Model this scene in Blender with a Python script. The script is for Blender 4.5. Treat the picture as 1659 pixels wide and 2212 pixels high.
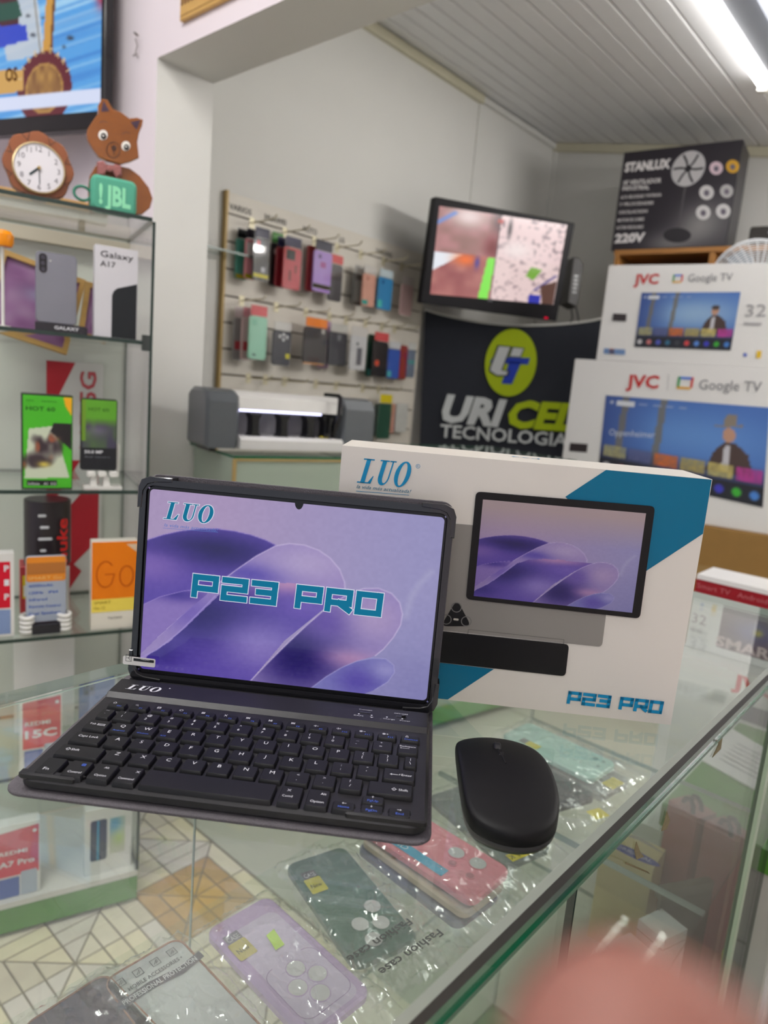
import bpy, math, random
import numpy as np
from mathutils import Matrix, Vector

# ------------------------------------------------------------------ scene, camera, light
for o in list(bpy.data.objects):
    bpy.data.objects.remove(o)
SC = bpy.context.scene
COL = SC.collection
random.seed(7)

F = 1500.0                       # focal length in pixels of the 1659 x 2212 frame
SLOPE, HY = 0.087, 840.0         # measured horizon
ROLL = math.atan(SLOPE)
PIT = math.atan((1106 - HY) * math.cos(ROLL) / F)
YAW = math.radians(41)
CAMZ = 1.265
CAM = np.array([0.0, 0.0, CAMZ])
FW = np.array([math.cos(YAW), math.sin(YAW), 0.0])
RT = np.array([math.sin(YAW), -math.cos(YAW), 0.0])

fwd = Vector((math.cos(PIT) * FW[0], math.cos(PIT) * FW[1], -math.sin(PIT)))
upv = Vector((math.sin(PIT) * FW[0], math.sin(PIT) * FW[1], math.cos(PIT)))
rgt = Vector(RT)
cr, sr = math.cos(ROLL), math.sin(ROLL)
cx_ = rgt * cr + upv * sr
cy_ = -rgt * sr + upv * cr
cam_d = bpy.data.cameras.new('camera')
cam_d.sensor_fit = 'VERTICAL'
cam_d.sensor_height = 36.0
cam_d.lens = F / 2212 * 36.0
cam_d.clip_start = 0.005
cam_d.clip_end = 60
cam_d.dof.use_dof = True
cam_d.dof.focus_distance = 0.53
cam_d.dof.aperture_fstop = 7.0
cam = bpy.data.objects.new('camera', cam_d)
COL.objects.link(cam)
mw = Matrix((cx_, cy_, -fwd)).transposed().to_4x4()
mw.translation = Vector(CAM)
cam.matrix_world = mw
SC.camera = cam

W = bpy.data.worlds.new('world')
SC.world = W
W.use_nodes = True
W.node_tree.nodes['Background'].inputs[0].default_value = (0.82, 0.86, 1.0, 1)
W.node_tree.nodes['Background'].inputs[1].default_value = 0.65
TUBE = 105.0                    # emission of the front shop's tubes and the added back-room lamp
TUBE_BACK = 15.0                # emission of the visible pair in the back room

SC.view_settings.view_transform = 'Standard'
SC.view_settings.look = 'None'
SC.view_settings.exposure = 0.0
SC.view_settings.gamma = 1.0
SC.view_settings.use_curve_mapping = False
SC.cycles.max_bounces = 8
SC.cycles.diffuse_bounces = 3
SC.cycles.glossy_bounces = 3
SC.cycles.transmission_bounces = 4
SC.cycles.transparent_max_bounces = 40
SC.cycles.caustics_reflective = False
SC.cycles.caustics_refractive = False
SC.cycles.sample_clamp_indirect = 8.0
SC.cycles.adaptive_threshold = 0.02
SC.cycles.use_light_tree = False

# ------------------------------------------------------------------ measuring helpers
def ray(px, py):
    x = px - 829.5; y = 1106 - py
    u = x * cr - y * sr; v = x * sr + y * cr
    f = F * math.cos(PIT) + v * math.sin(PIT)
    return (RT * u + FW * f + np.array([0, 0, v * math.cos(PIT) - F * math.sin(PIT)])) / F
def atz(px, py, z): r = ray(px, py); return CAM + r * (z - CAMZ) / r[2]
def atf(px, py, d): r = ray(px, py); return CAM + r * d / (r @ FW)
def atx(px, py, x): r = ray(px, py); return CAM + r * x / r[0]
def aty(px, py, y): r = ray(px, py); return CAM + r * y / r[1]

class Face:
    """a vertical face standing at p (its base corner), running along angle a; (x, z) are metres on it"""
    def __init__(s, p, deg, lean=0.0):
        s.p = np.array(p, float); s.deg = deg; a = math.radians(deg)
        s.ex = np.array([math.cos(a), math.sin(a), 0]); s.ey = np.array([-math.sin(a), math.cos(a), 0])
        l = math.radians(lean); s.lean = lean     # lean > 0 tips the top towards the viewer
        s.ez = np.array([0, 0, math.cos(l)]) - s.ey * math.sin(l)
        s.n = np.cross(s.ex, s.ez)
    def at(s, px, py, back=0.0):
        r = ray(px, py); q = s.p + s.ey * back
        w = CAM + r * ((q - CAM) @ s.n) / (r @ s.n) - q
        return (float(w @ s.ex), float(w @ s.ez))
    def moved(s, dx=0, dy=0, dz=0):
        return Face(s.p + s.ex * dx + s.ey * dy + np.array([0, 0, dz]), s.deg, s.lean)

# ------------------------------------------------------------------ materials
def lin(c):
    out = []
    for v in c[:3]:
        v = v / 255.0
        out.append(v / 12.92 if v <= 0.04045 else ((v + 0.055) / 1.055) ** 2.4)
    return tuple(out) + (1.0,)
_M = {}
def mat(name, c=(200, 200, 200), rough=0.5, metal=0.0, var=0.06, scale=18.0, spec=0.5, bump=0.0, coat=0.0, stretch=None):
    if name in _M: return _M[name]
    m = bpy.data.materials.new(name); m.use_nodes = True
    nt = m.node_tree; b = nt.nodes['Principled BSDF']
    b.inputs['Roughness'].default_value = rough
    b.inputs['Metallic'].default_value = metal
    b.inputs['Specular IOR Level'].default_value = spec
    b.inputs['Coat Weight'].default_value = coat
    tc = nt.nodes.new('ShaderNodeTexCoord')
    mp = nt.nodes.new('ShaderNodeMapping')
    if stretch: mp.inputs['Scale'].default_value = stretch
    nz = nt.nodes.new('ShaderNodeTexNoise'); nz.inputs['Scale'].default_value = scale; nz.inputs['Detail'].default_value = 4
    nt.links.new(tc.outputs['Object'], mp.inputs[0]); nt.links.new(mp.outputs[0], nz.inputs['Vector'])
    mx = nt.nodes.new('ShaderNodeMix'); mx.data_type = 'RGBA'
    base = lin(c)
    mx.inputs[6].default_value = tuple(max(0, v * (1 - var)) for v in base[:3]) + (1,)
    mx.inputs[7].default_value = tuple(min(1, v * (1 + var)) for v in base[:3]) + (1,)
    nt.links.new(nz.outputs['Fac'], mx.inputs[0]); nt.links.new(mx.outputs[2], b.inputs['Base Color'])
    if bump:
        bp = nt.nodes.new('ShaderNodeBump'); bp.inputs['Strength'].default_value = bump; bp.inputs['Distance'].default_value = 0.002
        nt.links.new(nz.outputs['Fac'], bp.inputs['Height']); nt.links.new(bp.outputs[0], b.inputs['Normal'])
    _M[name] = m
    return m
def ink(c, rough=0.5, name=None):
    return mat(name or 'ink_%d_%d_%d' % tuple(int(v) for v in c[:3]), c, rough, var=0.015, spec=0.25)
def glow(name, c, s):
    if name in _M: return _M[name]
    m = bpy.data.materials.new(name); m.use_nodes = True; nt = m.node_tree
    nt.nodes.clear(); e = nt.nodes.new('ShaderNodeEmission'); o = nt.nodes.new('ShaderNodeOutputMaterial')
    e.inputs[0].default_value = lin(c); e.inputs[1].default_value = s
    nt.links.new(e.outputs[0], o.inputs[0]); _M[name] = m
    m.cycles.emission_sampling = 'FRONT' if name.startswith('tube') else 'NONE'
    return m
def glass(name, tint=(245, 252, 248), rough=0.0, f0=0.04, bump=0.0, bscale=40.0, haze=0.0, hazec=(225, 230, 225), gloss=1.0):
    """thin clear sheet: see-through plus a mirror share that grows at a slant"""
    if name in _M: return _M[name]
    m = bpy.data.materials.new(name); m.use_nodes = True; nt = m.node_tree; nt.nodes.clear()
    o = nt.nodes.new('ShaderNodeOutputMaterial')
    t = nt.nodes.new('ShaderNodeBsdfTransparent'); t.inputs[0].default_value = lin(tint)
    g = nt.nodes.new('ShaderNodeBsdfGlossy'); g.inputs['Roughness'].default_value = rough
    g.inputs[0].default_value = (gloss, gloss, gloss, 1)
    lw = nt.nodes.new('ShaderNodeLayerWeight'); lw.inputs[0].default_value = 0.5
    p = nt.nodes.new('ShaderNodeMath'); p.operation = 'POWER'; p.inputs[1].default_value = 5
    k = nt.nodes.new('ShaderNodeMath'); k.operation = 'MULTIPLY_ADD'; k.inputs[1].default_value = 1 - f0; k.inputs[2].default_value = f0
    mx = nt.nodes.new('ShaderNodeMixShader')
    nt.links.new(lw.outputs['Facing'], p.inputs[0]); nt.links.new(p.outputs[0], k.inputs[0])
    nt.links.new(k.outputs[0], mx.inputs[0]); nt.links.new(t.outputs[0], mx.inputs[1]); nt.links.new(g.outputs[0], mx.inputs[2])
    out = mx
    if haze:
        d = nt.nodes.new('ShaderNodeBsdfDiffuse'); d.inputs[0].default_value = lin(hazec)
        m2 = nt.nodes.new('ShaderNodeMixShader'); m2.inputs[0].default_value = haze
        nt.links.new(mx.outputs[0], m2.inputs[1]); nt.links.new(d.outputs[0], m2.inputs[2]); out = m2
    if bump:
        tc = nt.nodes.new('ShaderNodeTexCoord'); nz = nt.nodes.new('ShaderNodeTexNoise'); nz.inputs['Scale'].default_value = bscale
        bp = nt.nodes.new('ShaderNodeBump'); bp.inputs['Strength'].default_value = bump; bp.inputs['Distance'].default_value = 0.004
        nt.links.new(tc.outputs['Object'], nz.inputs['Vector']); nt.links.new(nz.outputs['Fac'], bp.inputs['Height'])
        nt.links.new(bp.outputs[0], g.inputs['Normal'])
    nt.links.new(out.outputs[0], o.inputs[0]); _M[name] = m
    return m
def print_mat(name, rough=0.45, emit=0.0, coat=0.0):
    """reads the colours a printed or lit picture carries on its own mesh"""
    if name in _M: return _M[name]
    m = bpy.data.materials.new(name); m.use_nodes = True; nt = m.node_tree; b = nt.nodes['Principled BSDF']
    a = nt.nodes.new('ShaderNodeAttribute'); a.attribute_name = 'Col'
    b.inputs['Roughness'].default_value = rough; b.inputs['Coat Weight'].default_value = coat
    if emit:
        b.inputs['Base Color'].default_value = (0.01, 0.01, 0.012, 1)
        nt.links.new(a.outputs[0], b.inputs['Emission Color']); b.inputs['Emission Strength'].default_value = emit; m.cycles.emission_sampling = 'NONE'
    else:
        nt.links.new(a.outputs[0], b.inputs['Base Color'])
    _M[name] = m
    return m

# ------------------------------------------------------------------ mesh helpers
class MB:
    def __init__(s): s.v = []; s.f = []; s.m = []
    def add(s, vs, fs, mi=0, T=None):
        n = len(s.v)
        if T is not None: vs = [tuple(T @ Vector(v)) for v in vs]
        s.v += [tuple(map(float, v)) for v in vs]
        s.f += [tuple(n + i for i in f) for f in fs]; s.m += [mi] * len(fs)
        return s
    def box(s, x0, x1, y0, y1, z0, z1, mi=0, T=None, mis=None):
        v = [(x0, y0, z0), (x1, y0, z0), (x1, y1, z0), (x0, y1, z0), (x0, y0, z1), (x1, y0, z1), (x1, y1, z1), (x0, y1, z1)]
        f = [(0, 3, 2, 1), (4, 5, 6, 7), (0, 1, 5, 4), (1, 2, 6, 5), (2, 3, 7, 6), (3, 0, 4, 7)]
        s.add(v, f, mi, T)
        if mis: s.m[-6:] = mis       # bottom, top, -y, +x, +y, -x
        return s
    def prism(s, pts, h0, h1, bev=0.0, mi=0, T=None):
        """polygon in (x, y) pushed from h0 to h1 along z, with a small chamfer on both rims"""
        pts = [tuple(p) for p in pts]; n = len(pts)
        a = sum(pts[i][0] * pts[(i + 1) % n][1] - pts[(i + 1) % n][0] * pts[i][1] for i in range(n))
        if a < 0: pts = pts[::-1]
        rings = []
        if bev > 0:
            ins = inset(pts, bev)
            rings = [(ins, h0), (pts, h0 + bev), (pts, h1 - bev), (ins, h1)]
        else:
            rings = [(pts, h0), (pts, h1)]
        v = [(p[0], p[1], h) for r, h in rings for p in r]; f = []
        for k in range(len(rings) - 1):
            for i in range(n):
                j = (i + 1) % n
                f.append((k * n + i, k * n + j, (k + 1) * n + j, (k + 1) * n + i))
        f.append(tuple(range(n))[::-1]); f.append(tuple((len(rings) - 1) * n + i for i in range(n)))
        return s.add(v, f, mi, T)
    def tube(s, path, r, n=8, mi=0, closed=False, cap=True):
        P = [Vector(p) for p in path]; k = len(P); vs = []; fs = []
        rr = r if isinstance(r, (list, tuple)) else [r] * k
        up = None
        for i in range(k):
            a = P[(i - 1) % k] if (closed or i > 0) else P[i]; b = P[(i + 1) % k] if (closed or i < k - 1) else P[i]
            d = (b - a).normalized()
            if up is None:
                up = Vector((0, 0, 1)) if abs(d.z) < 0.9 else Vector((1, 0, 0))
            x = up.cross(d).normalized(); up = d.cross(x).normalized()
            for j in range(n):
                t = 2 * math.pi * j / n
                vs.append(P[i] + (x * math.cos(t) + up * math.sin(t)) * rr[i])
        for i in range(k if closed else k - 1):
            for j in range(n):
                i2 = (i + 1) % k; j2 = (j + 1) % n
                fs.append((i * n + j, i * n + j2, i2 * n + j2, i2 * n + j))
        if cap and not closed:
            fs.append(tuple(range(n))[::-1]); fs.append(tuple((k - 1) * n + j for j in range(n)))
        return s.add(vs, fs, mi)
    def lathe(s, prof, n=24, mi=0, T=None):
        """profile of (radius, height) turned round z"""
        vs = []; fs = []
        for r, h in prof:
            for j in range(n):
                t = 2 * math.pi * j / n; vs.append((r * math.cos(t), r * math.sin(t), h))
        for i in range(len(prof) - 1):
            for j in range(n):
                k = (j + 1) % n; fs.append((i * n + j, i * n + k, (i + 1) * n + k, (i + 1) * n + j))
        fs.append(tuple(range(n))[::-1]); fs.append(tuple((len(prof) - 1) * n + j for j in range(n)))
        return s.add(vs, fs, mi, T)
    def mesh(s, name, mats, smooth=0.6):
        me = bpy.data.meshes.new(name); me.from_pydata(s.v, [], s.f)
        for m in (mats if isinstance(mats, (list, tuple)) else [mats]): me.materials.append(m)
        if any(s.m): me.polygons.foreach_set('material_index', s.m)
        me.validate()
        if smooth:
            me.shade_smooth(); me.set_sharp_from_angle(angle=smooth)
        return me
    def build(s, name, mats, parent=None, loc=None, rot=None, smooth=0.6):
        return link(name, s.mesh(name, mats, smooth), parent, loc, rot)

def inset(pts, d):
    n = len(pts); out = []
    for i in range(n):
        p0 = Vector(pts[i - 1]); p1 = Vector(pts[i]); p2 = Vector(pts[(i + 1) % n])
        a = (p1 - p0); b = (p2 - p1)
        if a.length < 1e-9 or b.length < 1e-9: out.append(tuple(p1)); continue
        a.normalize(); b.normalize()
        na = Vector((-a.y, a.x)); nb = Vector((-b.y, b.x)); m = na + nb
        if m.length < 1e-6: m = na
        m.normalize(); c = max(0.35, m.dot(na))
        out.append(tuple(p1 + m * (d / c)))
    return out
def rrect(x0, y0, x1, y1, r, n=5):
    o = []
    for cx, cy, a in ((x1 - r, y0 + r, -90), (x1 - r, y1 - r, 0), (x0 + r, y1 - r, 90), (x0 + r, y0 + r, 180)):
        for i in range(n + 1):
            t = math.radians(a + 90 * i / n); o.append((cx + r * math.cos(t), cy + r * math.sin(t)))
    return o
def ellipse(cx, cy, rx, ry, n=28, a0=0, a1=360):
    full = abs(a1 - a0) >= 360
    return [(cx + rx * math.cos(math.radians(a0 + (a1 - a0) * i / (n if full else n - 1))),
             cy + ry * math.sin(math.radians(a0 + (a1 - a0) * i / (n if full else n - 1)))) for i in range(n)]
def link(name, data, parent=None, loc=None, rot=None):
    o = bpy.data.objects.new(name, data); COL.objects.link(o)
    if parent is not None: o.parent = parent
    if loc is not None: o.location = Vector([float(v) for v in loc])
    if rot is not None: o.rotation_euler = rot
    return o
def tag(o, label, cat, group=None):
    o['label'] = label; o['category'] = cat
    if group: o['group'] = group
    return o
def thing(name, label, cat, loc=(0, 0, 0), deg=0.0, group=None, rot=None):
    o = link(name, None, None, loc, rot or (0, 0, math.radians(deg)))
    o.empty_display_size = 0.02
    return tag(o, label, cat, group)
def on_face(name, label, cat, fc, group=None):
    o = thing(name, label, cat, fc.p, fc.deg, group)
    if fc.lean: o.rotation_euler = (math.radians(fc.lean), 0, math.radians(fc.deg))
    return o
def struct(o): o['kind'] = 'structure'; return o
# frames: XZ = upright face looking along -y, XY = lying face looking up
UP = Matrix(((1, 0, 0, 0), (0, 0, -1, 0), (0, 1, 0, 0), (0, 0, 0, 1)))     # (x, y, h) -> (x, -h, y)

def flat(parent, name, polys, m, y=-0.0006, lay=False, z=0.0):
    """thin print: polygons on the upright face (x, z) or lying (x, y)"""
    b = MB()
    for p in polys:
        if lay: b.add([(q[0], q[1], z) for q in p], [tuple(range(len(p)))])
        else: b.add([(q[0], y, q[1]) for q in p], [tuple(range(len(p)))])
    return b.build(name, m, parent, smooth=0)

# text ------------------------------------------------------------
_T = {}
def glyphs(s, bold=0.0):
    k = (s, bold)
    if k in _T: return _T[k]
    c = bpy.data.curves.new('t', 'FONT'); c.body = s; c.resolution_u = 2; c.offset = bold
    o = bpy.data.objects.new('t', c)
    me = bpy.data.meshes.new_from_object(o)
    v = np.array([tuple(p.co)[:2] for p in me.vertices]) if len(me.vertices) else np.zeros((0, 2))
    f = [tuple(p.vertices) for p in me.polygons]
    bpy.data.meshes.remove(me); bpy.data.objects.remove(o); bpy.data.curves.remove(c)
    _T[k] = (v, f)
    return _T[k]
_CAP = None
def text(parent, s, m, x, y, h, w=None, align='l', shear=0.0, bold=0.0, off=0.0008, lay=False, name='lettering', rot=0.0, flipy=False, arr=None, upside=False):
    """lettering whose capitals are h tall, baseline-left at (x, y), squeezed to width w"""
    global _CAP
    if _CAP is None: _CAP = float(glyphs('H')[0][:, 1].max())
    v, f = glyphs(s, bold)
    if not len(v): return None
    q = v / _CAP * h
    x0, x1 = q[:, 0].min(), q[:, 0].max()
    if w: q[:, 0] = (q[:, 0] - x0) * (w / (x1 - x0))
    else: q[:, 0] -= x0; w = x1 - x0
    q[:, 0] += shear * q[:, 1]
    if align == 'c': q[:, 0] -= w / 2
    if align == 'r': q[:, 0] -= w
    c_, s_ = math.cos(math.radians(rot)), math.sin(math.radians(rot))
    q = np.stack([q[:, 0] * c_ - q[:, 1] * s_ + x, q[:, 0] * s_ + q[:, 1] * c_ + y], 1)
    b = MB()
    b.add([(p[0], p[1], off) for p in q] if lay else [(p[0], -off, p[1]) for p in q], f)
    return b.build(name, m, parent, smooth=0)
def stroke_polys(lines, w):
    out = []
    for ln in lines:
        for (a, b) in zip(ln[:-1], ln[1:]):
            a = Vector(a); b = Vector(b); d = (b - a).normalized() * (w / 2); n = Vector((-d.y, d.x))
            out.append([tuple(a - d + n), tuple(a - d - n), tuple(b + d - n), tuple(b + d + n)])
    return out
TECH = {'P': [[(0, 0), (0, 1), (.85, 1), (.85, .38), (.22, .38)]],
        '2': [[(0, 1), (.85, 1), (.85, .52), (0, .52), (0, 0), (.85, 0)]],
        '3': [[(0, 1), (.85, 1), (.85, 0), (0, 0)], [(.2, .52), (.85, .52)]],
        'R': [[(0, 0), (0, 1), (.85, 1), (.85, .38), (.22, .38)], [(.45, .36), (.86, .02)]],
        'O': [[(0, 0), (0, 1), (.85, 1), (.85, 0), (0, 0)]]}
def tech(parent, s, m, x, y, w, h, sw, off, edge=0.0, em=None, lay=False, shear=0.03):
    """squared techno capitals of P23 PRO"""
    adv = 1.22; n = sum(adv if ch != ' ' else 0.62 for ch in s) - (adv - .85)
    polys = []; px = 0.0; hw = sw / 2
    for ch in s:
        if ch == ' ': px += 0.62; continue
        for ln in TECH[ch]:
            polys.append([(x + hw + (px + a) / n * (w - sw) + shear * b * h, y + hw + b * (h - sw)) for a, b in ln])
        px += adv
    if edge: flat(parent, 'lettering_outline', stroke_polys(polys, sw + 2 * edge), em, y=-off)
    flat(parent, 'lettering', stroke_polys(polys, sw), m, y=-off - 0.0003)
def luo_polys(x, y, w, h, sh=0.22):
    """slanted serif L U O"""
    def S(pts): return [(x + (a + sh * b * h / (w / 3.05)) * w / 3.05, y + b * h) for a, b in pts]
    P = []
    P.append(S([(.18, 0), (.42, 0), (.42, 1), (.18, 1)])); P.append(S([(.0, .95), (.62, .95), (.62, 1), (.0, 1)]))
    P.append(S([(0, 0), (.78, 0), (.78, .05), (0, .05)])); P.append(S([(.70, 0), (.78, 0), (.84, .32), (.79, .32), (.60, .05), (.6, 0)]))
    P.append(S([(1.10, .3), (1.34, .3), (1.34, 1), (1.10, 1)])); P.append(S([(.96, .95), (1.48, .95), (1.48, 1), (.96, 1)]))
    P.append(S([(1.66, .3), (1.74, .3), (1.74, 1), (1.66, 1)])); P.append(S([(1.52, .95), (1.88, .95), (1.88, 1), (1.52, 1)]))
    o = ellipse(1.42, .32, .32, .34, 13, 180, 360); i = ellipse(1.50, .34, .16, .27, 13, 180, 360)
    for k in range(12): P.append(S([o[k], o[k + 1], i[k + 1], i[k]]))
    o = ellipse(2.42, .5, .44, .53, 25, 0, 360); i = ellipse(2.42, .5, .2, .47, 25, 0, 360)
    for k in range(25): P.append(S([o[k], o[(k + 1) % 25], i[(k + 1) % 25], i[k]]))
    return P

# pictures --------------------------------------------------------
def vn(U, V, seed=0):
    """smooth value noise"""
    rs = np.random.RandomState(seed); g = rs.rand(64, 64)
    a = np.floor(U).astype(int); b = np.floor(V).astype(int); fu = U - a; fv = V - b
    fu = fu * fu * (3 - 2 * fu); fv = fv * fv * (3 - 2 * fv)
    q = lambda i, j: g[i % 64, j % 64]
    return (q(a, b) * (1 - fu) + q(a + 1, b) * fu) * (1 - fv) + (q(a, b + 1) * (1 - fu) + q(a + 1, b + 1) * fu) * fv
def inside(U, V, poly):
    r = np.zeros(U.shape, bool); n = len(poly)
    for i in range(n):
        x0, y0 = poly[i]; x1, y1 = poly[(i + 1) % n]
        if y0 == y1: continue
        c = ((y0 > V) != (y1 > V)) & (U < (x1 - x0) * (V - y0) / (y1 - y0) + x0)
        r ^= c
    return r
def segdist(U, V, line):
    d = np.full(U.shape, 9.0)
    for (x0, y0), (x1, y1) in zip(line[:-1], line[1:]):
        dx, dy = x1 - x0, y1 - y0; L = dx * dx + dy * dy + 1e-12
        t = np.clip(((U - x0) * dx + (V - y0) * dy) / L, 0, 1)
        d = np.minimum(d, np.hypot(U - x0 - t * dx, V - y0 - t * dy))
    return d
def blob(U, V, x, y, rx, ry): return np.exp(-(((U - x) / rx) ** 2 + ((V - y) / ry) ** 2))
def mixc(C, c, a): return C * (1 - a[..., None]) + np.array(c, float) * a[..., None]
def picture(parent, name, x0, z0, x1, z1, nx, ny, fn, m, off=0.0008, corners=None):
    u = np.linspace(0, 1, nx + 1); v = np.linspace(0, 1, ny + 1); U, V = np.meshgrid(u, v)
    C = np.clip(fn(U, V), 0, 255) / 255.0
    C = np.where(C <= 0.04045, C / 12.92, ((C + 0.055) / 1.055) ** 2.4)
    if corners:
        (ax, az), (bx, bz), (cx, cz), (dx, dz) = corners    # BL BR TR TL
        X = (1 - U) * (1 - V) * ax + U * (1 - V) * bx + U * V * cx + (1 - U) * V * dx
        Z = (1 - U) * (1 - V) * az + U * (1 - V) * bz + U * V * cz + (1 - U) * V * dz
    else:
        X = x0 + (x1 - x0) * U; Z = z0 + (z1 - z0) * V
    vs = np.stack([X, np.full(X.shape, -off), Z], -1).reshape(-1, 3)
    i = np.arange(ny)[:, None] * (nx + 1) + np.arange(nx)[None, :]
    fs = np.stack([i, i + 1, i + nx + 2, i + nx + 1], -1).reshape(-1, 4)
    me = bpy.data.meshes.new(name); me.from_pydata(vs.tolist(), [], fs.tolist())
    ca = me.color_attributes.new('Col', 'FLOAT_COLOR', 'POINT')
    ca.data.foreach_set('color', np.concatenate([C.reshape(-1, 3), np.ones((vs.shape[0], 1))], 1).astype(np.float32).ravel())
    me.materials.append(m)
    return link(name, me, parent)
# ------------------------------------------------------------------ the rooms
M_front = mat('paint_rosy_white', (240, 230, 234), 0.7, var=0.02, scale=5, bump=0.05)
M_wall = mat('paint_off_white', (218, 217, 212), 0.65, var=0.03, scale=4, bump=0.08)
M_ceil = mat('ceiling_white', (240, 240, 242), 0.4, var=0.02)
M_cream = mat('moulding_cream', (205, 200, 176), 0.5)
M_grout = mat('grout', (140, 128, 110), 0.8)
M_pale = mat('pale_floor_tile', (196, 192, 178), 0.35, var=0.06, scale=6)
WX, WT = 1.10, 0.184            # partition wall
SY = 2.373                      # wall that carries the slat panel
BX = 4.03                       # far wall
def ceil_z(y): return 2.829 - 0.167 * (SY - y)

b = MB(); b.box(-2.8, 1.045, -2.2, 3.3, -0.06, -0.003)
floor = struct(b.build('floor', M_grout))
tile_m = [mat('stone_%d' % i, c, 0.35, var=0.16, scale=22) for i, c in enumerate(
    [(236, 222, 200), (226, 214, 202), (240, 224, 192), (218, 204, 182), (232, 220, 210)])]
tile_brown = [mat('stone_brown_%d' % i, c, 0.35, var=0.2, scale=26) for i, c in enumerate([(206, 164, 98), (194, 154, 100), (214, 178, 118)])]
# printed stone star tiles: eight wedges round each centre, each cut into three courses
P = 0.296; gp = 0.0022
wedge = []
def shrink(poly, d): return inset(poly, d)
oct_pts = [(P / 2 * x, P / 2 * y) for x, y in ((1, 0), (1, 1), (0, 1), (-1, 1), (-1, 0), (-1, -1), (0, -1), (1, -1))]
tile_polys = []
for k in range(8):
    a = Vector(oct_pts[k]); c = Vector(oct_pts[(k + 1) % 8])
    cuts = [0.0, 0.42, 0.72, 1.0]
    for r in range(3):
        t0, t1 = cuts[r], cuts[r + 1]
        q = [a * t0, a * t1, c * t1, c * t0] if t0 > 0 else [Vector((0, 0)), a * t1, c * t1]
        tile_polys.append((r, shrink([tuple(p) for p in q], gp)))
tile_mesh = {}
for i, (r, q) in enumerate(tile_polys):
    for fam in ('pale', 'brown'):
        ms = tile_brown if (fam == 'brown' and r < 2) else tile_m
        bb = MB(); bb.prism(q, -0.003, 0.0, 0.0006)
        tile_mesh[(i, fam)] = bb.mesh('tile', ms[(i * 7 + r * 3) % len(ms)], 0)
for ix, X in enumerate((0.299, 0.595, 0.891)):
    for iy, Y in enumerate((0.984, 1.28, 1.576)):
        for i in range(len(tile_polys)):
            link('tile', tile_mesh[(i, 'brown' if (ix == 2 and iy == 1) else 'pale')], floor, (X, Y, 0))
b = MB(); b.box(-2.8, 0.151 - gp, -2.2, 3.3, -0.0029, -0.0004); b.box(0.151, 1.045, -2.2, 0.834, -0.0029, -0.0004); b.box(0.151, 1.045, 1.726, 3.3, -0.0029, -0.0004)
b.build('tile_field', tile_m[0], floor)
b = MB(); b.box(1.045, BX, -1.2, 3.3, -0.06, 0)
struct(b.build('floor', M_pale))

b = MB()                                              # partition: pier, header over the opening, stub
b.box(WX, WX + WT, 1.925, 3.3, 0, 3.0, mis=[1, 1, 1, 1, 0, 0])
b.box(WX, WX + WT, -2.2, 1.925, 2.107, 3.0, mis=[1, 1, 1, 1, 1, 0])
b.box(WX, WX + WT, -2.2, -1.5, 0, 2.107, mis=[1, 1, 1, 1, 1, 0])
struct(b.build('wall_front', [M_front, M_wall], smooth=0))
b = MB(); b.box(WX + WT, BX + 0.1, SY, SY + 0.1, 0, 3.0); struct(b.build('wall_left', M_wall, smooth=0))
b = MB(); b.box(BX, BX + 0.1, -1.2, SY, 0, 3.0); struct(b.build('wall_back', M_wall, smooth=0))
b = MB(); b.box(WX + WT, BX, -1.3, -1.2, 0, 3.0); struct(b.build('wall_right', M_wall, smooth=0))
b = MB(); b.box(-2.8, WX, 3.3, 3.4, 0, 3.0); struct(b.build('wall_shop_left', M_front, smooth=0))
b = MB(); b.box(-2.8, WX, -2.3, -2.2, 0, 3.0); struct(b.build('wall_shop_right', M_front, smooth=0))
b = MB(); b.box(-2.8, WX, -2.3, 3.4, 2.85, 2.95); struct(b.build('ceiling', M_ceil, smooth=0))
# sloping plastic plank ceiling of the back room
b = MB()
b.add([(WX + WT, SY, ceil_z(SY) + .03), (BX, SY, ceil_z(SY) + .03), (BX, -1.2, ceil_z(-1.2) + .03), (WX + WT, -1.2, ceil_z(-1.2) + .03),
       (WX + WT, SY, ceil_z(SY) + .06), (BX, SY, ceil_z(SY) + .06), (BX, -1.2, ceil_z(-1.2) + .06), (WX + WT, -1.2, ceil_z(-1.2) + .06)],
      [(0, 1, 2, 3), (4, 7, 6, 5), (0, 4, 5, 1), (1, 5, 6, 2), (2, 6, 7, 3), (3, 7, 4, 0)])
ceil2 = struct(b.build('ceiling', M_ceil, smooth=0))
sl = math.atan(0.167)
pb = MB(); pw = 0.0965
pb.prism([(-pw / 2, 0.004), (-pw / 2 + .004, 0), (pw / 2 - .009, 0), (pw / 2 - .006, .006), (pw / 2, .006), (pw / 2, .012), (-pw / 2, .012)], WX + WT, BX,
         T=Matrix(((0, 0, 1, 0), (1, 0, 0, 0), (0, 1, 0, 0), (0, 0, 0, 1))))
plank = pb.mesh('ceiling_plank', M_ceil, 0)
y = SY - 0.05
while y > -1.15:
    link('ceiling_plank', plank, ceil2, (0, y, ceil_z(y)), (sl, 0, 0)); y -= 0.0995 * math.cos(sl)
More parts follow.
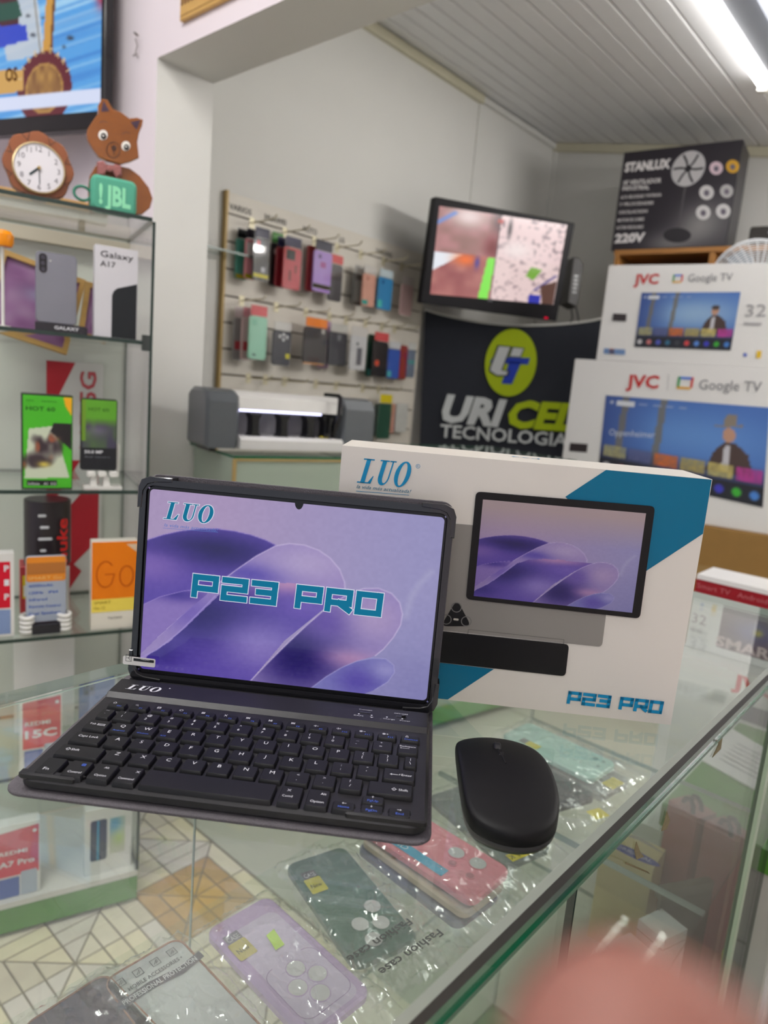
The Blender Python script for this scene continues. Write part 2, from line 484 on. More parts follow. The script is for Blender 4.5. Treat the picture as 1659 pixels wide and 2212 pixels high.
# mouldings
def bar(name, p, q, w, h, m, up=(0, 0, 1)):
    p = Vector(p); q = Vector(q); d = (q - p); L = d.length; d.normalize(); u = Vector(up); s = d.cross(u).normalized(); u = s.cross(d)
    T = Matrix((d, s, u)).transposed().to_4x4(); T.translation = p
    bb = MB(); bb.box(0, L, -w / 2, w / 2, -h / 2, h / 2, T=T)
    return bb.build(name, m, smooth=0)
struct(bar('trim_1', (WX + WT, SY - .012, 2.80), (3.22, SY - .012, 2.80), .024, .04, M_cream))
struct(bar('trim_2', (3.22, SY - .010, 2.805), (BX, SY - .010, 2.805), .02, .03, M_wall))
struct(bar('trim_3', (BX - .012, SY, ceil_z(SY) - .025), (BX - .012, -1.2, ceil_z(-1.2) - .025), .024, .045, M_cream))
struct(bar('trim_4', (3.22, SY - .004, 0.9), (3.22, SY - .004, 2.785), .03, .008, M_wall, (0, 1, 0)))
struct(bar('trim_5', (BX - .01, SY - .01, 0.9), (BX - .01, SY - .01, 2.79), .02, .02, M_wall, (0, 1, 0)))

# ------------------------------------------------------------------ ceiling lamps, two of them added out of view
M_tube = glow('tube_light', (255, 252, 248), TUBE)
M_tube_b = glow('tube_light_back', (255, 252, 248), TUBE_BACK)
M_house = mat('lamp_housing', (120, 124, 134), 0.4)
M_white = mat('white_plastic', (228, 226, 220), 0.4, var=0.02)
def fixture(label, p, L, tilt, mt=None):
    t = thing('fluorescent_lamp', label, 'lamp', p, 0, 'fluorescent tube lamps', rot=(tilt, 0, 0))
    bb = MB(); bb.prism([(-.05, -.004), (.05, -.004), (.11, .045), (-.11, .045)], 0, L, 0.002, T=Matrix(((0, 0, 1, 0), (1, 0, 0, 0), (0, 1, 0, 0), (0, 0, 0, 1))))
    bb.build('housing', M_house, t)
    for s in (-1, 1):
        bb = MB(); bb.tube([(.03, s * .092, -.012), (L - .03, s * .092, -.012)], .0145, 10)
        bb.build('tube', mt or M_tube, t)
        for xx in (0.0, L - .03):
            bb = MB(); bb.box(xx, xx + .03, s * .092 - .018, s * .092 + .018, -.03, .03)
            bb.build('socket', M_white, t)
    return t
e1 = atz(1650, 205, 2.535)
fixture('twin fluorescent tube lamp on the plank ceiling at top right', (e1[0] - 1.25, e1[1] - .092, 2.555), 1.25, sl, M_tube_b)
fixture('added twin tube lamp brightening the back room, out of the picture to the right', (2.55, -.45, ceil_z(-.45) - .05), 1.25, sl)  # added strong lamp outside the view, brightens the back room
fixture('twin fluorescent tube lamp of the front shop above the counter', (-.8, .95, 2.80), 1.25, 0)
fixture('added twin tube fill lamp, unseen behind the photographer', (-1.9, -.9, 2.80), 1.25, 0, glow('tube_light_fill', (255, 252, 248), TUBE * .6))  # added unseen fill, lifts the box front and the front wall

# ------------------------------------------------------------------ glass
G_clear = glass('clear_glass', (251, 254, 252))
G_shelf = glass('shelf_glass', (250, 253, 251), f0=0.05)
G_top = glass('counter_glass', (250, 253, 251), f0=0.05, haze=0.03)
G_film = glass('cellophane', (253, 253, 253), 0.10, 0.12, haze=0.015)
G_front = glass('front_glass', (251, 254, 252), 0.0, 0.025, gloss=0.6)
G_sleeve = glass('clear_sleeve', (253, 253, 253), 0.05, 0.03)
M_gedge = mat('glass_edge_dark', (34, 52, 46), 0.25)
M_gedge_l = mat('glass_edge_pale', (176, 190, 180), 0.2)
M_green_edge = mat('glass_edge_green', (18, 92, 62), 0.2)
M_seal = mat('dark_sealant', (16, 17, 24), 0.45, var=0.5, scale=220)
M_alu = mat('aluminium', (176, 178, 176), 0.35, 0.6)
M_green = mat('green_board', (78, 138, 48), 0.4, var=0.05)
def pane(name, parent, x0, x1, y0, y1, z0, z1, m=None, edge=None, big='z'):
    e = 1
    mis = {'z': [0, 0, e, e, e, e], 'y': [e, e, 0, e, 0, e], 'x': [e, e, e, 0, e, 0]}[big]
    bb = MB(); bb.box(x0, x1, y0, y1, z0, z1, mis=mis)
    return bb.build(name, [m or G_clear, edge or M_gedge], parent, smooth=0)

# ------------------------------------------------------------------ the glass counter
CY0, CY1, CX0, CX1, CZ = 0.15, 0.56, -1.2, 1.103, 1.0
ct = thing('glass_counter', 'long glass display counter carrying the tablet, the mouse and the box', 'counter', (0, 0, 0))
pane('top_pane', ct, CX0, CX1, CY0, CY1, CZ - .010, CZ, G_top, M_gedge_l)
bb = MB(); bb.box(CX0, CX1, CY0 + .0005, CY0 + .0045, CZ - .0205, CZ - .0102); bb.build('sealant_strip', M_seal, ct)
bb = MB(); bb.box(CX0, CX1, CY0 + .001, CY0 + .006, CZ - .030, CZ - .0207); bb.build('glass_lip', G_shelf, ct)
bb = MB(); bb.box(CX0, CX1, CY0 - .0005, CY0 + .006, CZ - .0335, CZ - .0302); bb.build('green_glass_rim', M_green_edge, ct)
for xa, xb in ((CX0, .3905), (.3925, .938), (.944, CX1)):
    pane('front_pane', ct, xa, xb, CY0 + .001, CY0 + .006, .08, CZ - .0337, G_front, M_gedge, 'y')
for xa, xb in ((CX0, .3835), (.3845, CX1)):
    pane('back_pane', ct, xa, xb, CY1 - .004, CY1 - .001, .08, CZ - .011, G_clear, M_gedge_l, 'y')
pane('end_pane', ct, CX1 - .006, CX1 - .001, CY0 + .008, CY1 - .008, .08, CZ - .011, G_clear, M_gedge_l, 'x')
for xa, xb in ((CX0 + .01, .8135), (.8165, CX1 - .008)):
    bb = MB(); bb.box(xa, xb, CY0 + .012, CY1 - .008, .693, .70, mis=[0, 0, 0, 1, 0, 1]); bb.build('shelf_pane', [G_shelf, M_gedge_l], ct, smooth=0)
pane('shelf_pane', ct, .40, CX1 - .008, CY0 + .012, CY1 - .008, .422, .43, G_shelf, M_gedge_l)
bb = MB(); bb.box(.932, .950, CY0 - .004, CY0 + .0008, .08, CZ - .034); bb.build('joint_post', mat('pale_post', (168, 186, 160), 0.3), ct)
bb = MB(); bb.box(.40, CX1, CY0, CY1, 0, .08); bb.build('plinth', M_green, ct)

# ------------------------------------------------------------------ tall angled glass cabinet on the left
CAB = Face((0.506, 1.45, 0.0), -19.0)
CW = 0.288                                # x of its right end
cab = on_face('glass_cabinet', 'tall glass shelf cabinet full of boxed phones, left of the pillar', 'cabinet', CAB)
SH = [1.564, 1.320, 1.006, 0.695, 0.385]
for z in SH:
    pane('shelf_pane', cab, -.42, CW - .004, .0, .30, z - .008, z, G_shelf, M_gedge)
pane('side_pane', cab, CW - .004, CW + .002, -.002, .31, .09, 1.556, G_clear, M_gedge, 'x')
pane('back_pane', cab, -.42, CW, .312, .318, .09, 1.56, glass('frosted_glass', (225, 232, 226), 0.2, 0.05, haze=0.62, hazec=(232, 234, 224)), M_gedge_l, 'y')
bb = MB(); bb.box(-.42, CW, .0, .31, .012, .072); bb.build('plinth', M_green, cab)
bb = MB(); bb.box(-.42, CW, -.002, .31, .074, .088); bb.build('base_board', mat('white_board', (214, 210, 204), 0.4), cab)
for z in SH[1:]:
    bb = MB(); bb.box(CW - .018, CW - .004, -.003, .010, z - .02, z + .012); bb.build('shelf_clip', mat('dark_clip', (50, 56, 54), 0.4), cab)
bb = MB(); bb.box(-.42, CW, .285, .31, 1.524, 1.552); bb.build('back_rail', mat('beige_rail', (196, 186, 168), 0.5), cab)

# ------------------------------------------------------------------ second glass counter behind, under the cutter
TB = Face((1.178, 1.594, 0.0), -12.0)
tb = on_face('glass_showcase', 'glass showcase under the film cutter behind the tablet box', 'counter', TB)
pane('top_pane', tb, 0, 1.5, 0, .50, 1.038, 1.046, G_top, M_green_edge)
M_fog = glass('milky_glass', (205, 220, 205), 0.1, 0.05, haze=0.55, hazec=(196, 208, 192))
pane('front_pane', tb, .004, .70, .003, .009, .10, 1.037, M_fog, M_gedge_l, 'y')
pane('front_pane', tb, .704, 1.5, .003, .009, .10, 1.037, M_fog, M_gedge_l, 'y')
pane('side_pane', tb, .0, .006, .012, .30, .10, 1.037, M_fog, M_gedge_l, 'x')
M_brass = mat('brass_strip', (168, 142, 88), 0.45, 0.15)
bb = MB(); bb.box(-.003, .006, -.003, .006, .10, 1.037); bb.build('corner_strip', M_brass, tb)
bb = MB(); bb.box(.006, 1.5, -.002, .004, 1.031, 1.0375); bb.build('edge_strip', M_brass, tb)
bb = MB(); bb.box(0, 1.5, .0, .35, .03, .10); bb.build('plinth', M_green, tb)
bb = MB(); bb.box(.01, 1.5, .02, .3, .60, .612); bb.build('inner_shelf', mat('pale_shelf', (190, 196, 184), .5), tb)
bb = MB(); bb.box(.012, 1.5, .28, .30, .10, 1.03); bb.build('back_board', mat('pale_shelf', (190, 196, 184), .5), tb)
# ------------------------------------------------------------------ wallpaper picture of the tablet
def wallpaper(U, V):
    C = np.zeros(U.shape + (3,)) + np.array([172, 152, 190.])
    C = mixc(C, (152, 150, 196), np.clip(U * 1.3 - .35, 0, 1)); C = mixc(C, (134, 132, 184), np.clip((.55 - V) * 1.6, 0, 1) * np.clip(U * 1.5 - .5, 0, 1))
    n = (vn(U * 90, V * 60, 3) - .5) * 5
    def lobe(poly, fn, line=None, lc=(205, 190, 225), lw=.006):
        nonlocal C
        mk = inside(U, V, poly)
        col = fn(U, V); C = np.where(mk[..., None], col, C)
        if line is not None: C = mixc(C, lc, np.clip(1 - segdist(U * 1.6, V, [(a * 1.6, b_) for a, b_ in line]) / lw, 0, 1) * .75)
    def A(U, V):
        c = np.zeros(U.shape + (3,)) + np.array([92, 72, 165.])
        c = mixc(c, (28, 18, 92), blob(U, V, .23, .70, .20, .09)); c = mixc(c, (52, 36, 126), blob(U, V, .08, .67, .12, .03) * .8)
        return mixc(c, (124, 98, 178), blob(U, V, .02, .58, .12, .09))
    lobe([(0, 0), (0, .715), (.06, .755), (.12, .785), (.18, .805), (.24, .815), (.30, .812), (.36, .80), (.41, .78), (.46, .75), (.30, .55), (.2, .42), (0, .08)], A, [(0, .715), (.06, .755), (.12, .785), (.18, .805), (.24, .815), (.30, .812), (.36, .80), (.41, .78), (.45, .755)], (150, 130, 200))
    def B(U, V):
        c = np.zeros(U.shape + (3,)) + np.array([156, 138, 192.])
        c = mixc(c, (92, 78, 172), blob(U, V, .37, .59, .12, .06)); c = mixc(c, (176, 160, 202), blob(U, V, .56, .68, .13, .09))
        return mixc(c, (120, 100, 182), blob(U, V, .16, .35, .12, .12))
    edgeB = [(0, .10), (.07, .21), (.14, .33), (.20, .43), (.26, .525), (.32, .61), (.38, .69), (.443, .755), (.49, .775), (.54, .775), (.59, .755), (.63, .72), (.665, .665), (.685, .60), (.69, .55)]
    lobe(edgeB + [(.69, .53), (.5, .5), (.3, .3), (.1, .05), (0, 0)], B, edgeB)
    def Ac(U, V):
        t = np.clip((V - .53) / .1, 0, 1)
        return mixc(np.zeros(U.shape + (3,)) + np.array([128, 104, 182.]), (88, 70, 165), t)
    sail = [(0, .08), (.06, .19), (.13, .31), (.2, .42), (.24, .49), (.14, .46), (.06, .415), (0, .36)]
    lobe(sail, lambda U, V: mixc(np.zeros(U.shape + (3,)) + np.array([138, 116, 186.]), (70, 52, 146), blob(U, V, .12, .44, .1, .04)), [(0, .36), (.06, .415), (.14, .46), (.22, .49)], (160, 140, 205), .004)
    def Cc(U, V):
        c = np.zeros(U.shape + (3,)) + np.array([96, 78, 168.])
        c = mixc(c, (36, 26, 106), blob(U, V, .22, .34, .19, .15)); c = mixc(c, (48, 34, 122), blob(U, V, .06, .10, .1, .08) * .7)
        c = mixc(c, (196, 150, 186), blob(U, V, .5, .56, .17, .06) * .85); c = mixc(c, (138, 122, 192), blob(U, V, .42, .2, .14, .14))
        c = mixc(c, (112, 92, 178), blob(U, V, .58, .44, .12, .06)); return c
    lobe([(0, .0), (.03, .085), (.10, .17), (.16, .27), (.22, .38), (.27, .47), (.33, .525), (.42, .555), (.52, .565), (.62, .56), (.70, .56), (.74, .56), (.62, .44), (.5, .25), (.39, 0)], Cc, [(.0, .06), (.06, .12), (.13, .225), (.19, .335), (.25, .45)], (170, 155, 215))
    def D(U, V):
        c = np.zeros(U.shape + (3,)) + np.array([150, 134, 190.])
        c = mixc(c, (34, 22, 100), blob(U, V, .55, .17, .15, .20)); c = mixc(c, (104, 84, 166), blob(U, V, .64, .38, .08, .1))
        c = mixc(c, (186, 144, 184), blob(U, V, .73, .19, .09, .05) * .8); c = mixc(c, (170, 150, 194), blob(U, V, .80, .42, .09, .12)); return c
    edgeD = [(.39, 0), (.45, .12), (.51, .235), (.57, .345), (.62, .43), (.66, .49), (.70, .535), (.75, .575), (.80, .585), (.845, .565), (.875, .52), (.888, .46), (.885, .40), (.865, .33), (.835, .26), (.81, .22)]
    lobe(edgeD + [(.75, .18), (.66, .08), (.6, 0)], D, edgeD)
    def E(U, V):
        c = np.zeros(U.shape + (3,)) + np.array([126, 124, 186.])
        c = mixc(c, (96, 84, 170), blob(U, V, .76, .07, .08, .09)); return mixc(c, (150, 146, 200), blob(U, V, .85, .15, .05, .05))
    edgeE = [(.60, 0), (.65, .075), (.70, .135), (.75, .18), (.80, .205), (.845, .21), (.875, .18), (.88, .14), (.86, .085), (.82, .035), (.78, 0)]
    lobe(edgeE, E, edgeE[:-1], (170, 166, 214), .005)
    C = mixc(C, (186, 184, 212), np.clip(1 - segdist(U * 1.6, V, [(1.44, .45), (1.46, .56), (1.5, .64), (1.55, .70)]) / .03, 0, 1) * .35)
    return np.clip(C * 1.0 - 10 * (1 - C / 255), 0, 255) + n[..., None]

# ------------------------------------------------------------------ keyboard case
KO = np.array([0.147, 0.42, 1.0]); KD = -52.4
ka = math.radians(KD); kx = np.array([math.cos(ka), math.sin(ka), 0]); ky = np.array([-math.sin(ka), math.cos(ka), 0])
def kloc(px, py, z):
    p = atz(px, py, 1.0 + z) - KO
    return float(p @ kx), float(p @ ky)
M_key = mat('key_black', (14, 14, 16), 0.45, spec=0.35, var=0.04)
M_body = mat('keyboard_black', (28, 27, 30), 0.42, spec=0.4, var=0.04, scale=60)
M_fab = mat('woven_cover', (88, 84, 88), 0.75, var=0.35, scale=900, bump=0.4)
M_tpu = mat('smoky_bumper', (30, 30, 33), 0.12, coat=0.6)
M_ink_w = mat('legend_white', (226, 226, 230), 0.5, var=0.01)
M_ink_b = mat('legend_blue', (70, 104, 208), 0.5, var=0.01)
M_black = mat('gloss_black', (14, 14, 16), 0.2)
kc = thing('keyboard_case', 'open black folio case with bluetooth keyboard on the glass counter', 'keyboard case', KO, KD)
bb = MB(); bb.prism(rrect(0, 0, .266, .186, .012), 0, .0026, .0006); bb.build('cover_base', M_fab, kc)
bb = MB(); bb.prism(rrect(.008, .004, .263, .150, .011), .0027, .0112, .0022); body = bb.build('keyboard_body', M_body, kc)
XT = Matrix(((0, 0, 1, 0), (1, 0, 0, 0), (0, 1, 0, 0), (0, 0, 0, 1)))
bb = MB(); bb.prism([(.1165, .0095), (.123, .0142), (.147, .0142), (.1502, .011), (.1502, .006), (.1165, .006)], .0095, .2615, .0008, T=XT); bb.build('rear_deck', M_body, kc)
for xa, xb, sgn in ((.0088, .050, 1), (.208, .2622, -1)):
    pts = [(xa, .0045), (xb, .0045), (xb, .009), (xb - .008 if sgn > 0 else xb, .0105), (xa if sgn > 0 else xa + .008, .0105), (xa, .009)]
    if sgn > 0: pts = [(xa, .006), (xa + .002, .0048), (xb - .006, .0048), (xb, .0105), (xa, .0105)]
    else: pts = [(xa, .0105), (xa + .006, .0048), (xb - .002, .0048), (xb, .006), (xb, .0105)]
    bb = MB(); bb.prism(pts, .009, .0138, .0011); bb.build('front_lip', M_body, kc)
KZ = .0112
_km = {}
def key_mesh(w, d):
    k = (round(w, 4), round(d, 4))
    if k not in _km:
        m_ = MB(); o = rrect(0, 0, w, d, .0014, 2); i = rrect(.0006, .0006, w - .0006, d - .0006, .0012, 2); t = rrect(.0011, .0011, w - .0011, d - .0011, .001, 2)
        n = len(o); v = [(p[0], p[1], 0) for p in o] + [(p[0], p[1], .0026) for p in i] + [(p[0], p[1], .0032) for p in t]
        f = [(r * n + a, r * n + (a + 1) % n, (r + 1) * n + (a + 1) % n, (r + 1) * n + a) for r in range(2) for a in range(n)]
        f.append(tuple(2 * n + a for a in range(n))); m_.add(v, f); _km[k] = m_.mesh('key', M_key, 0.5)
    return _km[k]
ICON = {
    'house': [[(.0, .4), (.5, 1), (1, .4)], [(.15, .4), (.15, 0), (.85, 0), (.85, .4)]],
    'find': [ellipse(.4, .6, .35, .35, 9) + [(.75, .6)], [(.65, .35), (1, 0)]],
    'box': [[(0, 0), (1, 0), (1, 1), (0, 1), (0, 0)], [(.25, .5), (.5, .3), (.9, .9)]],
    'copy': [[(0, .2), (.5, 0), (1, .2), (1, .8), (.5, 1), (0, .8), (0, .2)]],
    'paste': [[(0, 0), (.9, 0), (.9, .9), (0, .9), (0, 0)], [(.2, .6), (.7, .6)], [(.2, .3), (.7, .3)]],
    'cut': [[(.1, 0), (.9, 1)], [(.9, 0), (.1, 1)]],
    'prev': [[(0, 0), (0, 1)], [(.5, 0), (.1, .5), (.5, 1), (.5, 0)], [(1, 0), (.6, .5), (1, 1), (1, 0)]],
    'play': [[(0, 0), (.45, .5), (0, 1), (0, 0)], [(.65, 0), (.65, 1)], [(.95, 0), (.95, 1)]],
    'next': [[(1, 0), (1, 1)], [(.5, 0), (.9, .5), (.5, 1), (.5, 0)], [(0, 0), (.4, .5), (0, 1), (0, 0)]],
    'low': [[(0, .3), (.25, .3), (.5, 0), (.5, 1), (.25, .7), (0, .7), (0, .3)], [(.75, .5), (1.3, .5)]],
    'loud': [[(0, .3), (.25, .3), (.5, 0), (.5, 1), (.25, .7), (0, .7), (0, .3)], [(.75, .5), (1.3, .5)], [(1.02, .2), (1.02, .8)]],
    'dim': [[(.5, 0), (.5, 1)], [(0, .5), (1, .5)], [(.15, .15), (.85, .85)], [(.85, .15), (.15, .85)], [(1.3, .5), (1.8, .5)]],
    'sun': [[(.5, 0), (.5, 1)], [(0, .5), (1, .5)], [(.15, .15), (.85, .85)], [(.85, .15), (.15, .85)], [(1.3, .5), (1.8, .5)], [(1.55, .2), (1.55, .8)]],
    'lock': [[(.1, 0), (.9, 0), (.9, .5), (.1, .5), (.1, 0)], [(.25, .5), (.3, 1), (.7, 1), (.75, .5)]],
    'tab': [[(0, .8), (0, .55)], [(0, .68), (1.6, .68)], [(0, .2), (1.6, .2)], [(1.6, .32), (1.6, .08)]],
    'shift': [[(0, .45), (.5, 1), (1, .45), (.7, .45), (.7, 0), (.3, 0), (.3, .45), (0, .45)]],
    'back': [[(.3, .8), (0, .5), (.3, .2)], [(0, .5), (3.2, .5)]],
    'enter': [[(.4, .8), (0, .5), (.4, .2)], [(0, .5), (2.4, .5), (2.4, .9)]],
    'cmd': [[(.1, .1), (.9, .9)], [(.9, .1), (.1, .9)], [(.3, .3), (.7, .3), (.7, .7), (.3, .7), (.3, .3)]],
    'left': [[(.3, .8), (0, .5), (.3, .2)], [(0, .5), (1.2, .5)]], 'right': [[(.9, .8), (1.2, .5), (.9, .2)], [(0, .5), (1.2, .5)]],
    'up': [[(.2, .6), (.5, 1), (.8, .6)], [(.5, 0), (.5, 1)]], 'down': [[(.2, .4), (.5, 0), (.8, .4)], [(.5, 0), (.5, 1)]],
}
def icon(parent, nm, m, x, y, s, z=.0034):
    flat(parent, 'legend', stroke_polys([[(x + a * s, y + c * s) for a, c in l] for l in ICON[nm]], s * .17), m, lay=True, z=z)
def key(x0, x1, y0, d, *leg):
    k = link('key', key_mesh(x1 - x0, d), kc, (x0, y0, KZ))
    for l in leg:
        c = M_ink_b if l[-1] == 'b' else M_ink_w
        if l[0][0] == '#' and len(l[0]) > 1: icon(k, l[0][1:], c, l[1] / 1000, l[2] / 1000, l[3] / 1000)
        else: text(k, l[0], c, l[1] / 1000, l[2] / 1000, l[3] / 1000, None if l[4] is None else l[4] / 1000, 'l', lay=True, off=.0034, name='legend')
    return k
pit = .01722; kw = .0152; kd = .0148
R5, R4, R3, R2, R1, R0 = .0055, .0272, .0450, .0628, .0803, .0985
fi = ['house', 'find', 'box', 'copy', 'paste', 'cut', 'prev', 'play', 'next', 'low', 'loud', 'dim', 'sun', 'lock']
fl = ['Esc', 'F1', 'F2', 'F3', 'F4', 'F5', 'F6', 'F7', 'F8', 'F9', 'F10', 'F11', 'F12', 'Delete']
for i in range(14):
    x = .0195 + i * .01706
    key(x, x + .0146, R0, .0088, ('#' + fi[i], 3.6, 5.1, 2.4, 'w'), (fl[i], 8.0 if i != 13 else 3.2, 1.4, 1.9, None if i != 13 else 9.5, 'b'))
num = '1234567890-='; sym = '!@#$%^&*()_+'
key(.0195, .0302, R1, kd, ('~', 4, 10.5, 2.6, 2.6, 'w'), ('`', 4.6, 5, 2.4, None, 'w'))
for i in range(12):
    x = .0322 + i * pit
    key(x, x + kw, R1, kd, (sym[i], 5.6, 9.8, 2.6, None, 'w'), (num[i], 5.4, 4.6, 2.7, None, 'w'))
key(.2398, .2549, R1, kd, ('Backspace', 1.8, 9.0, 1.9, 11.4, 'w'), ('#back', 2.2, 6.0, 2.0, 'w'))
key(.0185, .0355, R2, kd, ('Tab', 3.0, 7.2, 2.1, 4.6, 'w'), ('#tab', 9.0, 6.4, 3.2, 'w'))
for i, ch in enumerate('QWERTYUIOP[]'):
    x = .0376 + i * pit
    L = [(ch, 5.8, 7.8, 3.4, None, 'w')] if ch not in '[]' else [({'[': '{', ']': '}'}[ch], 6.4, 9.6, 2.6, None, 'w'), (ch, 6.4, 5.0, 2.6, None, 'w')]
    if ch in 'QWE': L.append(({'Q': 'Android', 'W': 'Windows', 'E': 'IOS'}[ch], 3.0, 2.2, 1.7, 8.4 if ch != 'E' else 3.6, 'b'))
    key(x, x + kw, R2, kd, *L)
key(.2453, .2545, R2, kd, ('|', 4.4, 9.0, 2.6, None, 'w'), ('\\', 3.8, 3.8, 3.2, None, 'w'))
key(.0182, .0402, R3, kd, ('Caps Lock', 4.2, 7.4, 2.5, 14.0, 'w'))
for i, ch in enumerate("ASDFGHJKL;'"):
    x = .0423 + i * pit
    L = [(ch, 5.8, 7.8, 3.4, None, 'w')] if ch.isalpha() else [({';': ':', "'": '"'}[ch], 6.4, 9.0, 2.6, None, 'w'), (ch, 6.4, 4.6, 2.6, None, 'w')]
    key(x, x + kw, R3, kd, *L)
key(.2320, .2540, R3, kd, ('#enter', 5.0, 5.2, 2.7, 'w'), ('Enter', 12.6, 5.8, 2.4, 7.0, 'w'))
key(.0178, .0482, R4, kd, ('#shift', 5.4, 7.0, 3.0, 'w'), ('Shift', 9.0, 7.2, 2.4, 5.6, 'w'))
for i, ch in enumerate('ZXCVBNM,./'):
    x = .0504 + i * pit
    L = [(ch, 5.8, 7.8, 3.4, None, 'w')] if ch.isalpha() else [({',': '<', '.': '>', '/': '?'}[ch], 6.2, 9.0, 2.6, None, 'w'), (ch, 6.6, 4.2, 2.6, None, 'w')]
    key(x, x + kw, R4, kd, *L)
key(.2236, .2530, R4, kd, ('#shift', 15.6, 5.6, 3.0, 'w'), ('Shift', 20.0, 5.8, 2.4, 6.0, 'w'))
d5 = .0192
key(.0175, .0318, R5, d5, ('Fn', 4.4, 4.2, 2.6, 3.6, 'w'))
key(.0340, .0488, R5, d5, ('Control', 3.6, 4.4, 2.1, 8.6, 'w'), ('#paste', 8.6, 13.0, 2.4, 'b'))
key(.0510, .0656, R5, d5, ('Option', 3.8, 4.2, 2.1, 7.6, 'w'), ('Alt', 6.2, 13.0, 2.0, 3.2, 'w'))
key(.0676, .0822, R5, d5, ('Command', 2.6, 4.0, 2.0, 9.8, 'w'), ('#cmd', 10.4, 12.2, 2.4, 'w'))
key(.0842, .1678, R5, d5)
key(.1702, .1850, R5, d5, ('Comd', 2.6, 6.6, 2.1, 6.4, 'w'), ('#cmd', 4.6, 12.6, 2.4, 'w'))
key(.1872, .2020, R5, d5, ('Option', 3.4, 4.4, 2.2, 8.4, 'w'), ('Alt', 8.6, 13.0, 2.1, 3.6, 'w'))
key(.2040, .2186, R5, .0098, ('#left', 6.2, 6.2, 2.0, 'w'), ('Home', 4.0, 2.6, 2.0, 6.8, 'b'))
key(.2212, .2358, R5 + .0100, .0092, ('#up', 6.0, 6.4, 1.8, 'w'), ('PgUp', 3.8, 2.4, 2.0, 6.8, 'b'))
key(.2212, .2358, R5, .0096, ('#down', 6.0, 6.6, 1.8, 'w'), ('PgDn', 3.8, 2.4, 2.0, 6.8, 'b'))
key(.2382, .2526, R5, .0098, ('#right', 5.8, 6.2, 2.0, 'w'), ('End', 5.0, 2.4, 2.0, 4.8, 'b'))
# deck print
flat(kc, 'lettering', luo_polys(.0205, .1295, .028, .0085), M_ink_w, lay=True, z=.0145)
flat(kc, 'lettering', [ellipse(.0535, .1385, .0007, .0007, 8)], M_ink_w, lay=True, z=.0145)
for s_, x, y, h, w in (('Connect', .2065, .1395, .0016, .0105), ('OFF/ON', .2345, .1395, .0016, .0105), ('CAPS', .2035, .1285, .0016, .0075), ('Charge', .2265, .1285, .0016, .009), ('Power', .2395, .1285, .0016, .008)):
    text(kc, s_, M_ink_w, x, y, h, w, lay=True, off=.0145)
for x in (.2065, .2165, .2285, .2405):
    flat(kc, 'indicator', [rrect(x, .1315, x + .0014, .1328, .0003, 2)], M_ink_w, lay=True, z=.0145)
flat(kc, 'indicator_arrow', [[(.216, .1295), (.2175, .1280), (.219, .1295)]], M_ink_w, lay=True, z=.0145)
bb = MB(); bb.prism(rrect(.207, .1345, .2165, .1372, .001, 3), .0138, .0146, .0002); bb.build('connect_button', M_black, kc)
bb = MB(); bb.prism(rrect(.2355, .1345, .2445, .1370, .001, 3), .0138, .0145, .0002); bb.prism(rrect(.2405, .1348, .2438, .1367, .0006, 3), .0144, .0160, .0003); bb.build('power_switch', M_black, kc)
# bumper that holds the tablet, standing back-cover and fold
TLEAN = -4.5
TX, TY, TZ = .012, .1605, .0105
TW, TH = .2545, .1675
trot = (math.radians(TLEAN), 0, 0)
def ring(name, outer, inner, y0, y1, m, parent, loc=None, rot=None):
    n = len(outer); v = []
    for pts, y in ((outer, y0), (outer, y1), (inner, y1), (inner, y0)): v += [(p[0], y, p[1]) for p in pts]
    f = [(r * n + i, r * n + (i + 1) % n, ((r + 1) % 4) * n + (i + 1) % n, ((r + 1) % 4) * n + i) for r in range(4) for i in range(n)]
    return MB().add(v, f).build(name, m, parent, loc, rot, smooth=0.7)
ring('bumper_frame', rrect(0, 0, TW, TH, .010, 6), rrect(.0050, .0050, TW - .0050, TH - .0055, .006, 6), -.0035, .0095, M_tpu, kc, (TX, TY, TZ), trot)
for cx in (0, TW):
    for cz in (0, TH):
        sx = 1 if cx == 0 else -1; sz = 1 if cz == 0 else -1
        pts = [(cx - sx * .0018 + sx * a, cz - sz * .0018 + sz * c_) for a, c_ in ((0, .026), (.0035, .026), (.0045, .012), (.008, .0065), (.014, .0045), (.028, .0035), (.028, 0), (.009, 0), (.0025, .003), (0, .009))]
        bb = MB(); bb.prism(pts, -.0102, .0042, .0006, T=UP); bb.build('bumper_corner', M_tpu, kc, (TX, TY, TZ), trot)
bb = MB(); bb.prism(rrect(-.001, -.001, TW + .001, TH + .003, .011, 6), -.0125, -.0100, .0004, T=UP); bb.build('back_cover', M_fab, kc, (TX, TY, TZ), trot)
bb = MB(); bb.prism([(.150, .0026), (.184, .0026), (.1785, .012), (.174, .012), (.1735, .0055), (.150, .0052)], .006, .262, .0004, T=XT); bb.build('hinge_fold', M_fab, kc)
bb = MB(); bb.prism([(.152, .0053), (.1725, .0056), (.1722, .0100), (.1575, .0104), (.152, .0085)], .012, .262, .0004, T=XT); bb.build('tablet_groove', M_body, kc)

